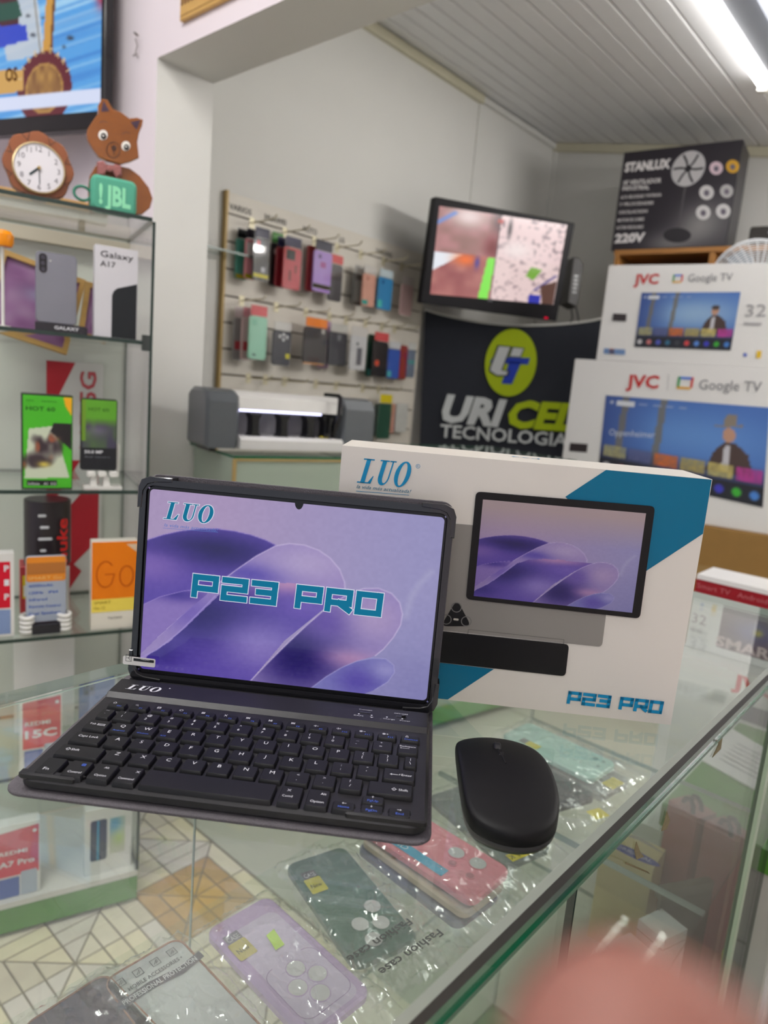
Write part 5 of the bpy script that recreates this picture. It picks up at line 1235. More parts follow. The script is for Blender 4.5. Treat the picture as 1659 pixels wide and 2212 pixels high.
# ------------------------------------------------------------------ CCTV monitor
mp = atf(908, 655, 3.36)
MF = Face(mp, -29, 7.0)
mw_, mh_ = MF.at(1205, 680)[0], MF.at(938, 424)[1]
mn = on_face('monitor', 'black wall monitor showing four security camera views', 'monitor', MF)
bb = MB(); bb.prism(rrect(0, 0, mw_, mh_, .008, 3), -.05, 0, .003, T=UP); bb.build('monitor_body', mat('monitor_black', (14, 12, 18), .5, spec=.2), mn)
def cctv(U, V):
    C = np.zeros(U.shape + (3,)) + np.array([206, 176, 180.])
    n1 = vn(U * 14, V * 12, 1); n2 = vn(U * 40, V * 32, 2)
    q1 = (U < .47) & (V > .5); q2 = (U >= .47) & (V > .5); q3 = (U < .47) & (V <= .5); q4 = (U >= .47) & (V <= .5)
    def put(m_, c): nonlocal C; C = np.where(m_[..., None], c, C)
    c1 = mixc(np.zeros(C.shape) + np.array([190, 134, 136.]), (150, 112, 106), n1); c1 = mixc(c1, (236, 216, 214), blob(U, V, .22, .93, .14, .12)); c1 = mixc(c1, (60, 40, 48), np.clip((U - .38) * 9, 0, 1) * np.clip((V - .7) * 5, 0, 1)); c1 = mixc(c1, (110, 150, 224), np.clip(1 - segdist(U, V, [(0, .82), (.12, .95)]) / .03, 0, 1)); c1 = mixc(c1, (120, 44, 50), blob(U, V, .44, .62, .07, .14)); put(q1, c1)
    c2 = mixc(np.zeros(C.shape) + np.array([234, 206, 206.]), (120, 100, 108), np.clip((n2 - .6) * 3, 0, 1) * (.3 + .5 * (V > .6))); c2 = mixc(c2, (240, 224, 222), blob(U, V, .62, .62, .12, .1)); c2 = mixc(c2, (40, 34, 40), blob(U, V, .55, .86, .016, .1)); put(q2, c2)
    c3 = mixc(np.zeros(C.shape) + np.array([184, 118, 112.]), (150, 82, 84), n1); c3 = mixc(c3, (232, 236, 244), inside(U, V, [(0, .5), (.22, .5), (0, .28)]).astype(float)); c3 = mixc(c3, (238, 112, 50), blob(U, V, .24, .44, .09, .07)); c3 = mixc(c3, (70, 60, 150), blob(U, V, .33, .42, .02, .07)); c3 = mixc(c3, (130, 232, 80), inside(U, V, [(.41, .5), (.47, .5), (.45, 0), (.37, 0)]).astype(float)); put(q3, c3)
    c4 = mixc(np.zeros(C.shape) + np.array([232, 206, 204.]), (120, 100, 108), np.clip((n2 - .58) * 3, 0, 1) * .6); c4 = mixc(c4, (120, 170, 60), inside(U, V, [(.76, .44), (.86, .42), (.80, .28), (.73, .32)]).astype(float)); c4 = mixc(c4, (50, 48, 130), np.clip(1 - segdist(U, V, [(.82, .16), (.98, .36)]) / .016, 0, 1)); c4 = mixc(c4, (52, 56, 170), inside(U, V, [(.78, .1), (.88, .1), (.88, 0), (.78, 0)]).astype(float)); c4 = mixc(c4, (92, 62, 52), inside(U, V, [(.86, .22), (1, .3), (1, 0), (.9, 0)]).astype(float)); put(q4, c4)
    C = mixc(C, (246, 60, 50), blob(U, V, .47, .93, .018, .024)); C = mixc(C, (60, 44, 54), (np.abs(U - .47) < .006).astype(float) * .7)
    return C
picture(mn, 'screen', 0, 0, 1, 1, 130, 84, cctv, print_mat('tv_lit', .15, .95), .0012, [MF.at(929, 635), MF.at(1195, 658), MF.at(1225, 486), MF.at(949, 445)])
c = MF.at(1058, 651); text(mn, 'LG', glow('logo_white', (190, 190, 194), .5), c[0], c[1], .014, align='c', off=.0015)
flat(mn, 'power_light', [rrect(MF.at(1178, 674)[0], .006, MF.at(1178, 674)[0] + .02, .014, .002, 2)], glow('red_led', (230, 20, 60), 1.0), y=-.0012)
bb = MB(); bb.box(mw_ * .35, mw_ * .6, .052, .10, mh_ * .3, mh_ * .7); bb.tube([(mw_ * .47, .10, mh_ * .5), (mw_ * .42, .30, mh_ * .55)], .025, 10); bb.build('mount_arm', mat('bracket_dark', (40, 40, 42), .5), mn)
# dark recorder box behind it
rf = Face(atf(1228, 700, 3.75), -40); x1 = rf.at(1257, 600)[0]; z0, z1 = rf.at(1245, 660)[1], rf.at(1245, 556)[1]
rc = on_face('wall_recorder', 'dark grey box with side vents fixed on the wall behind the monitor', 'box', rf.moved(-.02, 0, z0 - .06))
hh = z1 - z0 + .06
bb = MB(); bb.prism([(0, .07), (x1 * .8 + .02, .05), (x1 + .02, .09), (x1 + .02, hh - .03), (x1 * .8, hh), (0, hh)], -.12, 0, .004, T=UP); bb.build('recorder_body', mat('recorder_grey', (52, 50, 48), .5), rc)
for k in range(5): bb = MB(); bb.box(x1 * .4, x1, -.003, .0, .12 + k * .02, .128 + k * .02); bb.build('vent', M_black, rc)
bb = MB(); bb.tube([(.03, .03, .07), (.05, .03, .0), (.02, .02, -.07)], .004, 6); bb.tube([(.06, .03, .06), (.09, .03, -.02), (.10, .02, -.09)], .004, 6); bb.build('cables', mat('cable_black', (50, 50, 50), .5), rc)

# ------------------------------------------------------------------ banner
p_l = aty(918, 668, 2.33); BNF = Face((p_l[0], p_l[1], .80), -57)
bn = on_face('cloth_banner', "dark blue cloth banner with a lime oval emblem below the monitor", 'banner', BNF)
B_ = lambda *pts: [BNF.at(*p) for p in pts]
tl, tr, bl = BNF.at(918, 668), BNF.at(1300, 688), BNF.at(905, 1000)
M_ban = mat('navy_cloth', (28, 32, 42), .8, var=.1, scale=60)
NX, NY = 36, 24; v = []; f = []
for j in range(NY + 1):
    for i in range(NX + 1):
        u, t = i / NX, j / NY
        x = bl[0] + (tl[0] - bl[0]) * t + (tr[0] - tl[0]) * u; top = tl[1] + (tr[1] - tl[1]) * u - .055 * math.sin(math.pi * u) ** .8
        z = bl[1] + (top - bl[1]) * t; yy = .006 + .010 * math.sin(u * 9 + t * 4) * u * u + .012 * math.sin(5 * u + 7 * t) * (1 - t) * u
        v.append((x, max(yy, .002), z))
n_ = len(v); v += [(a, c + .002, d) for a, c, d in v]
for j in range(NY):
    for i in range(NX):
        a = j * (NX + 1) + i; f.append((a, a + 1, a + NX + 2, a + NX + 1)); f.append((n_ + a, n_ + a + NX + 1, n_ + a + NX + 2, n_ + a + 1))
MB().add(v, f).build('cloth', M_ban, bn, smooth=1.2)
hem = [(tl[0] + (tr[0] - tl[0]) * u, -.001, tl[1] + (tr[1] - tl[1]) * u - .055 * math.sin(math.pi * u) ** .8) for u in np.linspace(0, 1, 25)]
bb = MB(); bb.tube(hem, .006, 6); bb.build('white_hem', mat('hem_white', (206, 206, 200), .7), bn)
M_lime = ink((172, 192, 24), .7); M_bw = ink((206, 210, 210), .7); M_bb = ink((40, 66, 178), .7)
ec = BNF.at(1103, 784); er = abs(BNF.at(1159, 786)[0] - ec[0]), abs(BNF.at(1103, 710)[1] - ec[1])
flat(bn, 'emblem_oval', [ellipse(ec[0], ec[1], er[0], er[1], 36)], M_lime, y=-.006)
sB = 440 / 1570; ZB = lambda pts: [BNF.at(880 + a * sB, 380 + c * sB) for a, c in pts]
flat(bn, 'emblem_letter', [ZB([(660, 1395), (945, 1405), (930, 1455), (635, 1440)]), ZB([(790, 1425), (880, 1430), (805, 1605), (725, 1600)])], M_bb, y=-.008)
flat(bn, 'emblem_letter_outline', [ZB([(695, 1305), (805, 1315), (735, 1495), (790, 1500), (775, 1545), (690, 1545), (630, 1510), (630, 1480)]), ZB([(808, 1318), (905, 1328), (872, 1402), (780, 1396)])], ink((56, 60, 66), .7), y=-.010)
flat(bn, 'emblem_letter', [ZB([(705, 1315), (790, 1322), (722, 1500), (772, 1508), (762, 1535), (690, 1535), (640, 1500), (645, 1475)]), ZB([(815, 1325), (895, 1333), (868, 1395), (790, 1390)])], M_bw, y=-.012)
def btext(s_, a, c, hpx, mm, sh, bold):
    x0_, z0_ = ZB([a])[0]; x1_, z1_ = ZB([c])[0]
    ang = math.degrees(math.atan2(z1_ - z0_, x1_ - x0_)); hgt_ = abs(ZB([(a[0], a[1] - hpx)])[0][1] - z0_)
    text(bn, s_, mm, x0_, z0_, hgt_, math.hypot(x1_ - x0_, z1_ - z0_), shear=sh, bold=bold, off=.008, rot=ang)
btext('URI', (245, 1880), (700, 1925), 190, M_bw, .22, .05); btext('CEL', (750, 1925), (1280, 1960), 190, M_lime, .22, .05)
btext('TECNOLOGIA', (250, 2010), (1230, 2085), 95, M_bw, 0, .02)

# ------------------------------------------------------------------ wooden shelf, fan box, fan
WF = Face(atf(1308, 700, 3.75), -82.4); ztop = WF.at(1322, 541)[1] + WF.p[2]
M_shelfw = mat('shelf_wood', (170, 118, 62), .5, var=.2, stretch=(1, 1, 6))
ws = on_face('wooden_shelf', 'open brown wooden shelf unit under the fan box', 'shelf', Face((WF.p[0], WF.p[1], 0), -82.4))
SWD = 1.15
bb = MB(); bb.box(0, .022, 0, .30, 0, ztop - .024); bb.build('side_board', M_shelfw, ws); bb = MB(); bb.box(SWD - .022, SWD, 0, .30, 0, ztop - .024); bb.build('side_board', M_shelfw, ws)
bb = MB(); bb.box(-.004, SWD, -.004, .30, ztop - .024, ztop); bb.build('top_board', M_shelfw, ws)
dv = WF.at(1537, 560)[0]
bb = MB(); bb.box(dv - .012, dv + .012, 0, .29, 1.45, ztop - .0245); bb.build('divider', M_shelfw, ws)
bb = MB(); bb.box(.022, SWD - .022, 0, .29, 1.42, 1.445); bb.build('shelf_board', M_shelfw, ws)
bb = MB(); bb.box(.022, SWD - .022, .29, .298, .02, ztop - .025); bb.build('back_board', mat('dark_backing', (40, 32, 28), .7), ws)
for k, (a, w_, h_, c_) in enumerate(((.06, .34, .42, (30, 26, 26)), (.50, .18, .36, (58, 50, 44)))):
    o = on_face('shelf_carton', ('black carton in the dim left bay of the wooden shelf', 'brown carton in the dim right bay of the wooden shelf')[k], 'box', Face((WF.p[0], WF.p[1], 1.445), -82.4).moved(a, .06, 0))
    bb = MB(); bb.box(0, w_, 0, .2, 0, h_); bb.build('carton', mat('dim_card_%d' % k, c_, .6), o)
    flat(o, 'carton_label', [[(w_ * .3, h_ * .7), (w_ * .9, h_ * .7), (w_ * .9, h_ * .8), (w_ * .3, h_ * .8)]], ink((120, 116, 108)), y=-.0006)
FB = Face((WF.p[0], WF.p[1], ztop), -82.4)
z_ = FB.at(1322, 538)[0]
FB = Face(np.array([WF.p[0], WF.p[1], ztop]), -82.4)
xl0 = FB.at(1320, 540)[0]; FB = FB.moved(xl0, .0, 0)
fbw = FB.at(1585, 430)[0]; fbh = FB.at(1345, 330)[1]
fb = on_face('fan_box', "black carton with a printed pedestal fan on the wooden shelf", 'box', FB)
bb = MB(); bb.box(0, fbw, 0, .22, 0, fbh); bb.build('carton', mat('black_carton', (34, 30, 38), .35), fb)
sF = 479 / 1659; ZF = lambda pts: [FB.at(1180 + a * sF, 260 + c * sF) for a, c in pts]
def fan_bg(U, V): return mixc(mixc(np.zeros(U.shape + (3,)) + np.array([40, 36, 44.]), (128, 126, 126), blob(U, V, .78, .22, .22, .22) + blob(U, V, .5, .05, .2, .12) * .7), (90, 90, 92), np.clip((U - .75) * 2, 0, 1) * np.clip((.7 - V) * 2, 0, .7))
picture(fb, 'box_print', .004, .004, fbw - .004, fbh - .004, 60, 44, fan_bg, print_mat('carton_print', .35), .0008)
def ztext(parent, fc_, ZZ, s_, a, c, hpx, mm, bold=0, sh=0, off=.0014):
    x0_, z0_ = ZZ([a])[0]; x1_, z1_ = ZZ([c])[0]; h_ = abs(ZZ([(a[0], a[1] - hpx)])[0][1] - z0_)
    return text(parent, s_, mm, x0_, z0_, h_, math.hypot(x1_ - x0_, z1_ - z0_), shear=sh, bold=bold, off=off, rot=math.degrees(math.atan2(z1_ - z0_, x1_ - x0_)))
M_pw = ink((226, 222, 222), .4)
ztext(fb, FB, ZF, 'STANLUX', (585, 385), (925, 355), 62, M_pw, .05); ztext(fb, FB, ZF, "18' VENTILADOR", (575, 485), (858, 465), 32, M_pw, .02); ztext(fb, FB, ZF, 'INDUSTRIAL', (568, 525), (770, 515), 30, M_pw, .02)
for i_, (a, c, s_) in enumerate((((555, 588), (860, 568), 'ALTA VELOCIDAD Y POTENCIA'), ((548, 640), (800, 628), '3 VELOCIDADES'), ((540, 700), (755, 690), 'OSCILACION'), ((532, 760), (730, 750), 'MOTOR DE COBRE'), ((524, 815), (725, 806), 'ALTURA REGULABLE'))):
    ztext(fb, FB, ZF, s_, a, c, 22, M_pw, .01)
ztext(fb, FB, ZF, '220V', (510, 915), (735, 905), 60, M_pw, .05)
fcx, fcz = ZF([(1062, 362)])[0]; frx = abs(ZF([(1188, 362)])[0][0] - fcx); frz = abs(ZF([(1062, 230)])[0][1] - fcz)
flat(fb, 'printed_fan_guard', [ellipse(fcx, fcz, frx, frz, 30)], ink((186, 184, 186)), y=-.0012)
for k in range(6):
    t = math.radians(60 * k + 20); pts = [(fcx + frx * r * math.cos(t + r * .5 + d), fcz + frz * r * math.sin(t + r * .5 + d)) for r, d in ((.12, 0), (.5, .16), (.9, .12), (.9, .26), (.5, .42), (.12, .9))]
    flat(fb, 'printed_blade', [pts], ink((44, 42, 46)), y=-.0015)
flat(fb, 'printed_hub', [ellipse(fcx, fcz, frx * .2, frz * .2, 16)], ink((40, 38, 42)), y=-.0018)
flat(fb, 'printed_pole', stroke_polys([ZF([(1040, 500), (990, 800)])], .008), ink((90, 88, 90)), y=-.0013); flat(fb, 'printed_foot', [ZF(ellipse(980, 860, 105, 55, 20))], ink((52, 50, 54)), y=-.0014)
for (a, c, r, cc) in ((1272, 358, 50, (214, 190, 200)), (1395, 345, 50, (206, 158, 52)), (1200, 540, 55, (200, 198, 198)), (1350, 530, 50, (176, 174, 174)), (1175, 690, 55, (206, 204, 204)), (1325, 680, 55, (206, 204, 204))):
    flat(fb, 'printed_badge', [ZF(ellipse(a, c, r, r, 18))], ink(cc), y=-.0013); flat(fb, 'badge_symbol', [ZF(ellipse(a, c + 4, r * .4, r * .45, 12))], ink((110, 104, 116)), y=-.0016)
# dark case on the shelf right of it
x_ = FB.at(1612, 520)[0]
o = on_face('dark_case', 'dark flat case on the shelf right of the fan box', 'box', FB.moved(x_, .05, 0)); bb = MB(); bb.prism(rrect(0, 0, .25, .095, .01, 3), -.15, 0, .004, T=UP); bb.build('case_body', mat('dark_case', (44, 40, 36), .5), o); bb = MB(); bb.box(.08, .16, -.006, .001, .06, .07); bb.build('case_clasp', M_alu, o)
# pedestal fan head peeping over the boxes
fh = atf(1628, 612, 3.03); R_ = 85 / 1500 * 3.03
fn_ = thing('pedestal_fan', 'white pedestal fan with wire guard peeping above the upper television box', 'fan', (fh[0], fh[1], 0), -49 - 12)
fzc = fh[2]
for k in range(14):
    r = R_ * (.28 + .72 * k / 13); d = .045 * math.sqrt(max(0, 1 - (r / R_) ** 2))
    bb = MB(); bb.tube([(r * math.cos(t), -d, fzc + r * math.sin(t)) for t in np.linspace(0, 2 * math.pi, 49)[:-1]], .0018 if k < 13 else .006, 5, closed=True); bb.build('guard_ring', mat('guard_white', (206, 208, 210), .35), fn_)
for k in range(30):
    t = 2 * math.pi * k / 30; bb = MB(); bb.tube([(r * R_ * math.cos(t), -.045 * math.sqrt(1 - r * r * .999), fzc + r * R_ * math.sin(t)) for r in (.25, .5, .75, .92, 1.0)], .0018, 5); bb.build('guard_wire', mat('guard_white', (206, 208, 210), .35), fn_)
bb = MB(); bb.lathe([(.001, .05), (R_ * .25, .048), (R_ * .28, .042), (R_ * .28, .038)], 24, T=Matrix.Translation((0, 0, fzc)) @ Matrix.Rotation(math.pi / 2, 4, 'X')); bb.build('guard_badge', M_white, fn_)
for k in range(3):
    t0 = 2 * math.pi * k / 3; pts = [(R_ * r * math.cos(t0 + a), R_ * r * math.sin(t0 + a)) for r, a in ((.15, -.3), (.6, -.35), (.88, -.1), (.88, .35), (.6, .55), (.15, .4))]
    bb = MB(); bb.prism(pts, -.004, 0, 0, T=Matrix.Translation((0, .012, fzc)) @ UP); bb.build('blade', mat('blade_grey', (120, 128, 138), .3), fn_)
bb = MB(); bb.lathe([(.05, -.11), (.06, -.10), (.06, -.04), (.03, -.02)], 20, T=Matrix.Translation((0, 0, fzc)) @ Matrix.Rotation(math.pi / 2, 4, 'X')); bb.build('motor', M_white, fn_)
bb = MB(); bb.tube([(0, .07, .03), (0, .07, fzc - .04)], .014, 10); bb.build('pole', M_white, fn_)
bb = MB(); bb.lathe([(.10, 0), (.10, .015), (.03, .035)], 28, T=Matrix.Translation((0, .07, 0))); bb.build('foot', M_white, fn_)

# ------------------------------------------------------------------ television boxes
M_tvc = mat('tv_carton', (240, 238, 236), .4, var=.01)
def jvc_print(hat):
    def fn(U, V):
        C = np.zeros(U.shape + (3,)) + np.array([70, 110, 186.]); C = mixc(C, (150, 184, 220) if not hat else (98, 146, 214), blob(U, V, .6, .62, .5, .3)); C = mixc(C, (44, 58, 120), np.clip(.35 - U, 0, 1) * 1.6)
        for x in (.12, .36): C = mixc(C, (120, 112, 98), (np.abs(U - x - (V - .5) * .04) < .022).astype(float) * .8)
        # a plain standing figure in dark coat
        C = mixc(C, (74, 56, 50), inside(U, V, [(.66, .28), (.70, .48), (.76, .60), (.83, .60), (.90, .50), (.94, .28)]).astype(float)); C = mixc(C, (206, 204, 210), inside(U, V, [(.75, .30), (.765, .57), (.795, .57), (.80, .30)]).astype(float))
        C = mixc(C, (196, 150, 124), (((U - .785) / .038) ** 2 + ((V - .68) / .075) ** 2 < 1).astype(float))
        if hat: C = mixc(C, (140, 128, 114), (inside(U, V, [(.70, .75), (.86, .78), (.86, .80), (.70, .77)]) | inside(U, V, [(.745, .77), (.825, .79), (.82, .90), (.76, .89)])).astype(float))
        else: C = mixc(C, (70, 58, 52), (((U - .785) / .04) ** 2 + ((V - .735) / .045) ** 2 < 1).astype(float))
        dk = np.clip((.40 - V) * 5, 0, 1); C = mixc(C, (40, 40, 62), dk * .8)
        cols = [(176, 170, 120), (90, 96, 140), (222, 110, 40), (180, 160, 90), (206, 190, 110), (190, 60, 150)]
        for i, cc in enumerate(cols):
            a = .02 + i * .165; mk = (U > a) & (U < a + .145) & (V > .22) & (V < .37); C = mixc(C, cc, mk.astype(float) * (.6 + .4 * vn(U * 60, V * 30, i)))
        C = mixc(C, (30, 32, 42), (V < .20).astype(float))
        for i, cc in enumerate([(206, 204, 206), (206, 120, 120), (80, 90, 190), (50, 110, 140), (60, 60, 66), (214, 70, 70), (90, 140, 220), (60, 60, 190), (60, 176, 50), (70, 130, 210)]):
            d = np.hypot((U - .05 - i * .1) * 1.75, V - .10); C = mixc(C, cc, np.clip((.055 - d) * 60, 0, 1))
        C = mixc(C, (220, 224, 230), ((np.abs(V - .92) < .03) & (np.abs(U - .135) < .06)).astype(float)); C = mixc(C, (214, 218, 228), np.clip((.024 - np.hypot((U - .045) * 1.7, V - .92)) * 90, 0, 1))
        for x in (.25, .34, .42, .50): C = mixc(C, (150, 168, 206), ((np.abs(V - .92) < .012) & (np.abs(U - x) < .025)).astype(float))
        return C
    return fn
JD = -79.0
def jvc(label, fc, h, t, trace, hat, tri_=None, wid=1.02):
    o = on_face('television_box', label, 'box', fc, 'television cartons in a stack')
    bb = MB(); bb.prism(rrect(0, 0, wid, h, .004, 2), -t, 0, .002, T=UP); bb.build('carton', M_tvc, o)
    picture(o, 'printed_screen', 0, 0, 1, 1, 110, 64, jvc_print(hat), print_mat('carton_print', .35), .0026, [fc.at(*p) for p in trace['scr']])
    for s_, a, c, hp, cc, bo in trace['txt']:
        x0_, z0_ = fc.at(*a); x1_, z1_ = fc.at(*c); h_ = abs(fc.at(a[0], a[1] - hp * sL)[1] - z0_)
        text(o, s_, ink(cc), x0_, z0_, h_, math.hypot(x1_ - x0_, z1_ - z0_), bold=bo, off=.0030, rot=math.degrees(math.atan2(z1_ - z0_, x1_ - x0_)))
    lx0, lz0 = fc.at(trace['logo'][0], trace['logo'][3]); lx1, lz1 = fc.at(trace['logo'][2], trace['logo'][1]); s_ = (lx1 - lx0) * .14
    for pts, cc in (([(lx0, lz0 + s_), (lx0, lz1)], (60, 160, 80)), ([(lx0 + s_, lz1), (lx1 - s_, lz1)], (70, 130, 230)), ([(lx1, lz1), (lx1, lz0 + s_)], (220, 70, 60)), ([(lx0, lz0), (lx1 - s_, lz0)], (236, 178, 60))):
        flat(o, 'logo_bar', stroke_polys([pts], s_ * 1.3), ink(cc), y=-.003)
    for q_, cc in trace['bits']:
        flat(o, 'printed_patch', [[fc.at(*p) for p in q_]], ink(cc), y=-.003)
    return o
JF = Face(atf(1200, 1148, 3.2), JD); xo, zo = JF.at(1242, 778)
JF.p[2] = .82; xo = JF.at(1226, 900)[0]; JF = JF.moved(xo, 0, 0)
jh = JF.at(1242, 775)[1]
sL = 479 / 1659
tL = lambda a, c: (1180 + a * sL, 760 + c * sL)
jvc('large white television carton with a figure in a hat, lower of the stack', JF, jh, .14,
    {'scr': [(1292, 1018), tL(1620, 1165), tL(1672, 418), tL(448, 325)],
     'txt': [('JVC', tL(597, 262), tL(838, 272), 88, (206, 50, 50), .03), ('Google TV', tL(1140, 280), tL(1605, 300), 72, (130, 130, 134), 0), ('Oppenheimer', tL(470, 622), tL(812, 645), 46, (206, 214, 230), 0)],
     'logo': (*tL(985, 200), *tL(1095, 268)), 'bits': [([tL(172, 742), tL(305, 752), tL(312, 690), tL(180, 680)], (56, 48, 50)), ([tL(905, 290), tL(908, 290), tL(918, 170), tL(914, 170)], (170, 168, 170))]}, True)
UF = JF.moved(0, .003, jh + .001); UF = UF.moved(UF.at(1298, 700)[0], 0, 0)
uh = UF.at(1318, 573)[1]
uL = lambda a, c: (1180 + a * sL, 260 + c * sL)
jvc('smaller white 32-inch television carton on top of the stack', UF, uh, .12,
    {'scr': [uL(660, 1695), uL(1380, 1722), uL(1455, 1285), uL(715, 1290)],
     'txt': [('JVC', uL(655, 1225), uL(838, 1222), 70, (206, 60, 60), .03), ('Google TV', uL(1060, 1208), uL(1390, 1200), 55, (130, 130, 134), 0), ('32', uL(1485, 1470), uL(1640, 1468), 90, (170, 168, 170), 0)],
     'logo': (*uL(950, 1160), *uL(1020, 1210)), 'bits': [([uL(495, 1500), uL(598, 1505), uL(603, 1450), uL(503, 1445)], (66, 60, 62)), ([uL(430, 1745), uL(590, 1755), uL(592, 1715), uL(434, 1705)], (120, 150, 196)), ([uL(470, 1748), uL(510, 1750), uL(513, 1710), uL(474, 1707)], (206, 110, 80)), ([uL(1570, 1780), uL(1605, 1780), uL(1612, 1725), uL(1575, 1725)], (236, 196, 60)), ([uL(1475, 1765), uL(1500, 1768), uL(1502, 1745), uL(1477, 1742)], (70, 100, 200)), ([uL(1475, 1530), uL(1610, 1535), uL(1612, 1515), uL(1478, 1510)], (176, 174, 176))]}, False, wid=.80)
# cardboard under them
o = on_face('cardboard_box', 'plain brown cardboard box under the television cartons', 'box', Face((JF.p[0], JF.p[1], .40), JD).moved(.02, -.02, 0))
bb = MB(); bb.prism(rrect(0, 0, 1.1, .418, .003, 2), -.17, 0, .002, T=UP); bb.build('carton', mat('kraft', (150, 112, 54), .6, var=.1), o); bb = MB(); bb.box(.3, .9, -.0008, .0, .2, .25); bb.build('packing_tape', mat('tape_brown', (160, 126, 74), .3), o)
o = on_face('cardboard_box', 'second brown cardboard box standing on the floor below the first', 'box', Face((JF.p[0], JF.p[1], 0), JD).moved(.02, -.01, 0))
bb = MB(); bb.prism(rrect(0, 0, 1.1, .398, .003, 2), -.17, 0, .002, T=UP); bb.build('carton', mat('kraft', (150, 112, 54), .6, var=.1), o); bb = MB(); bb.box(.3, .9, -.0008, .0, .2, .25); bb.build('packing_tape', mat('tape_brown', (160, 126, 74), .3), o)
# red and white boxes beyond the counter end
RF = Face((1.80, .513, .69), -90)
o = on_face('television_box', "red-banded white carton just beyond the counter end", 'box', RF, 'television cartons in a stack'); rh = RF.at(1507, 1240)[1]
bb = MB(); bb.box(0, .85, 0, .13, 0, rh); bb.build('carton', M_tvc, o)
rb = RF.at(1498, 1277)[1]
flat(o, 'red_band', [[(.0, rb), (.85, rb), (.85, rh - .012), (.0, rh - .012)]], ink((150, 22, 34), .4), y=-.0008)
text(o, 'Smart TV   Android Wi-Fi   Chromecast', ink((196, 110, 116)), .005, rb + .012, .012, .33, off=.0016)
x_ = RF.at(1556, 1350)[0]; za, zb = RF.at(1560, 1400)[1], RF.at(1560, 1305)[1]
def dusk(U, V): return mixc(mixc(mixc(np.zeros(U.shape + (3,)) + np.array([92, 46, 60.]), (70, 70, 150), blob(U, V, .45, .55, .3, .3)), (190, 110, 50), np.clip((U - .7) * 4, 0, 1)), (206, 190, 40), blob(U, V, .5, .55, .06, .08))
picture(o, 'printed_screen', x_, za, x_ + .17, zb, 30, 20, dusk, print_mat('carton_print', .35), .001)
text(o, 'SMART', ink((214, 190, 190)), x_ - .004, za + .004, .024, .15, bold=.03, off=.0016)
x_, z_ = RF.at(1494, 1343); text(o, '32', ink((140, 120, 130)), x_, z_, .024, .034, off=.0016); text(o, 'HD LED', ink((150, 140, 146)), x_, z_ - .022, .010, .03, off=.0016)
LF2 = Face((1.72, .52, .30), -90)
o = on_face('television_box', "white carton with red letters under the red-banded carton", 'box', LF2, 'television cartons in a stack')
bb = MB(); bb.box(0, .9, 0, .20, 0, .388); bb.build('carton', M_tvc, o)
x_, z_ = LF2.at(1580, 1483); text(o, 'JVC', ink((206, 40, 56), .4), x_, z_, .032, .10, bold=.04, off=.0012)
flat(o, 'dark_label', [[(x_ + .03, z_ - .07), (x_ + .2, z_ - .07), (x_ + .2, z_ - .03), (x_ + .03, z_ - .03)]], ink((90, 90, 96)), y=-.001)
o = on_face('storage_crate', 'pale crate on the floor carrying the cartons beyond the counter', 'crate', Face((1.70, .54, 0), -90))
bb = MB(); bb.box(0, .95, 0, .30, 0, .298); bb.build('crate_body', mat('pale_crate', (190, 188, 182), .5), o); bb = MB(); bb.box(.1, .25, -.004, 0, .2, .23); bb.build('crate_grip', M_black, o)
# ------------------------------------------------------------------ phone cases lying in the counter
LIE = 'phone cases in clear bags on the counter shelf'
def bag(parent, w, l, top, seed, bottom=-.011, grow=.012, tail=.03):
    """crumpled clear bag round a case"""
    nx, ny = 40, 64; rs = np.random.RandomState(seed); v = []; f = []
    U, V = np.meshgrid(np.linspace(-1, 1, nx + 1), np.linspace(-1, 1, ny + 1))
    X = U * (w / 2 + grow); Y = V * (l / 2 + grow) + np.where(V > .86, (V - .86) / .14 * tail, 0)
    ins = np.clip(np.minimum((1 - np.abs(U)) * (w / 2 + grow), (1 - np.abs(V)) * (l / 2 + grow)) / .012, 0, 1)
    n1 = vn(U * 5 + seed, V * 7 + 3, seed); n2 = np.zeros(U.shape)
    for k in range(22):
        x0_, y0_, t_ = (rs.rand() - .5) * w * 1.2, (rs.rand() - .5) * l * 1.2, rs.rand() * 3.1416
        a_ = (X - x0_) * math.cos(t_) + (Y - y0_) * math.sin(t_); d_ = np.abs((X - x0_) * math.sin(t_) - (Y - y0_) * math.cos(t_) + .004 * np.sin(a_ * 120 + k))
        n2 += (.35 + rs.rand()) * np.exp(-d_ / .0028) * np.exp(-(a_ / (.012 + .03 * rs.rand())) ** 2)
    out = np.clip(1.25 - ins, 0, 1)
    Z = bottom + .001 + (top - bottom) * ins ** .6 + .0012 + (n1 * .0012 + n2 * .0030 + np.abs(vn(U * 11 + V * 5 + 20, V * 15 - U * 6 + 30, seed + 1) - .5) * .0022) * (.7 + 1.8 * out)
    X = X + (vn(U * 6, V * 9, seed + 5) - .5) * .006 * out; Y = Y + (vn(U * 8, V * 6, seed + 6) - .5) * .006 * out
    for j in range(ny + 1):
        for i in range(nx + 1): v.append((X[j, i], Y[j, i], Z[j, i]))
    for j in range(ny):
        for i in range(nx): a = j * (nx + 1) + i; f.append((a, a + 1, a + nx + 2, a + nx + 1))
    return MB().add(v, f).build('clear_bag', G_film, parent, smooth=0.5)
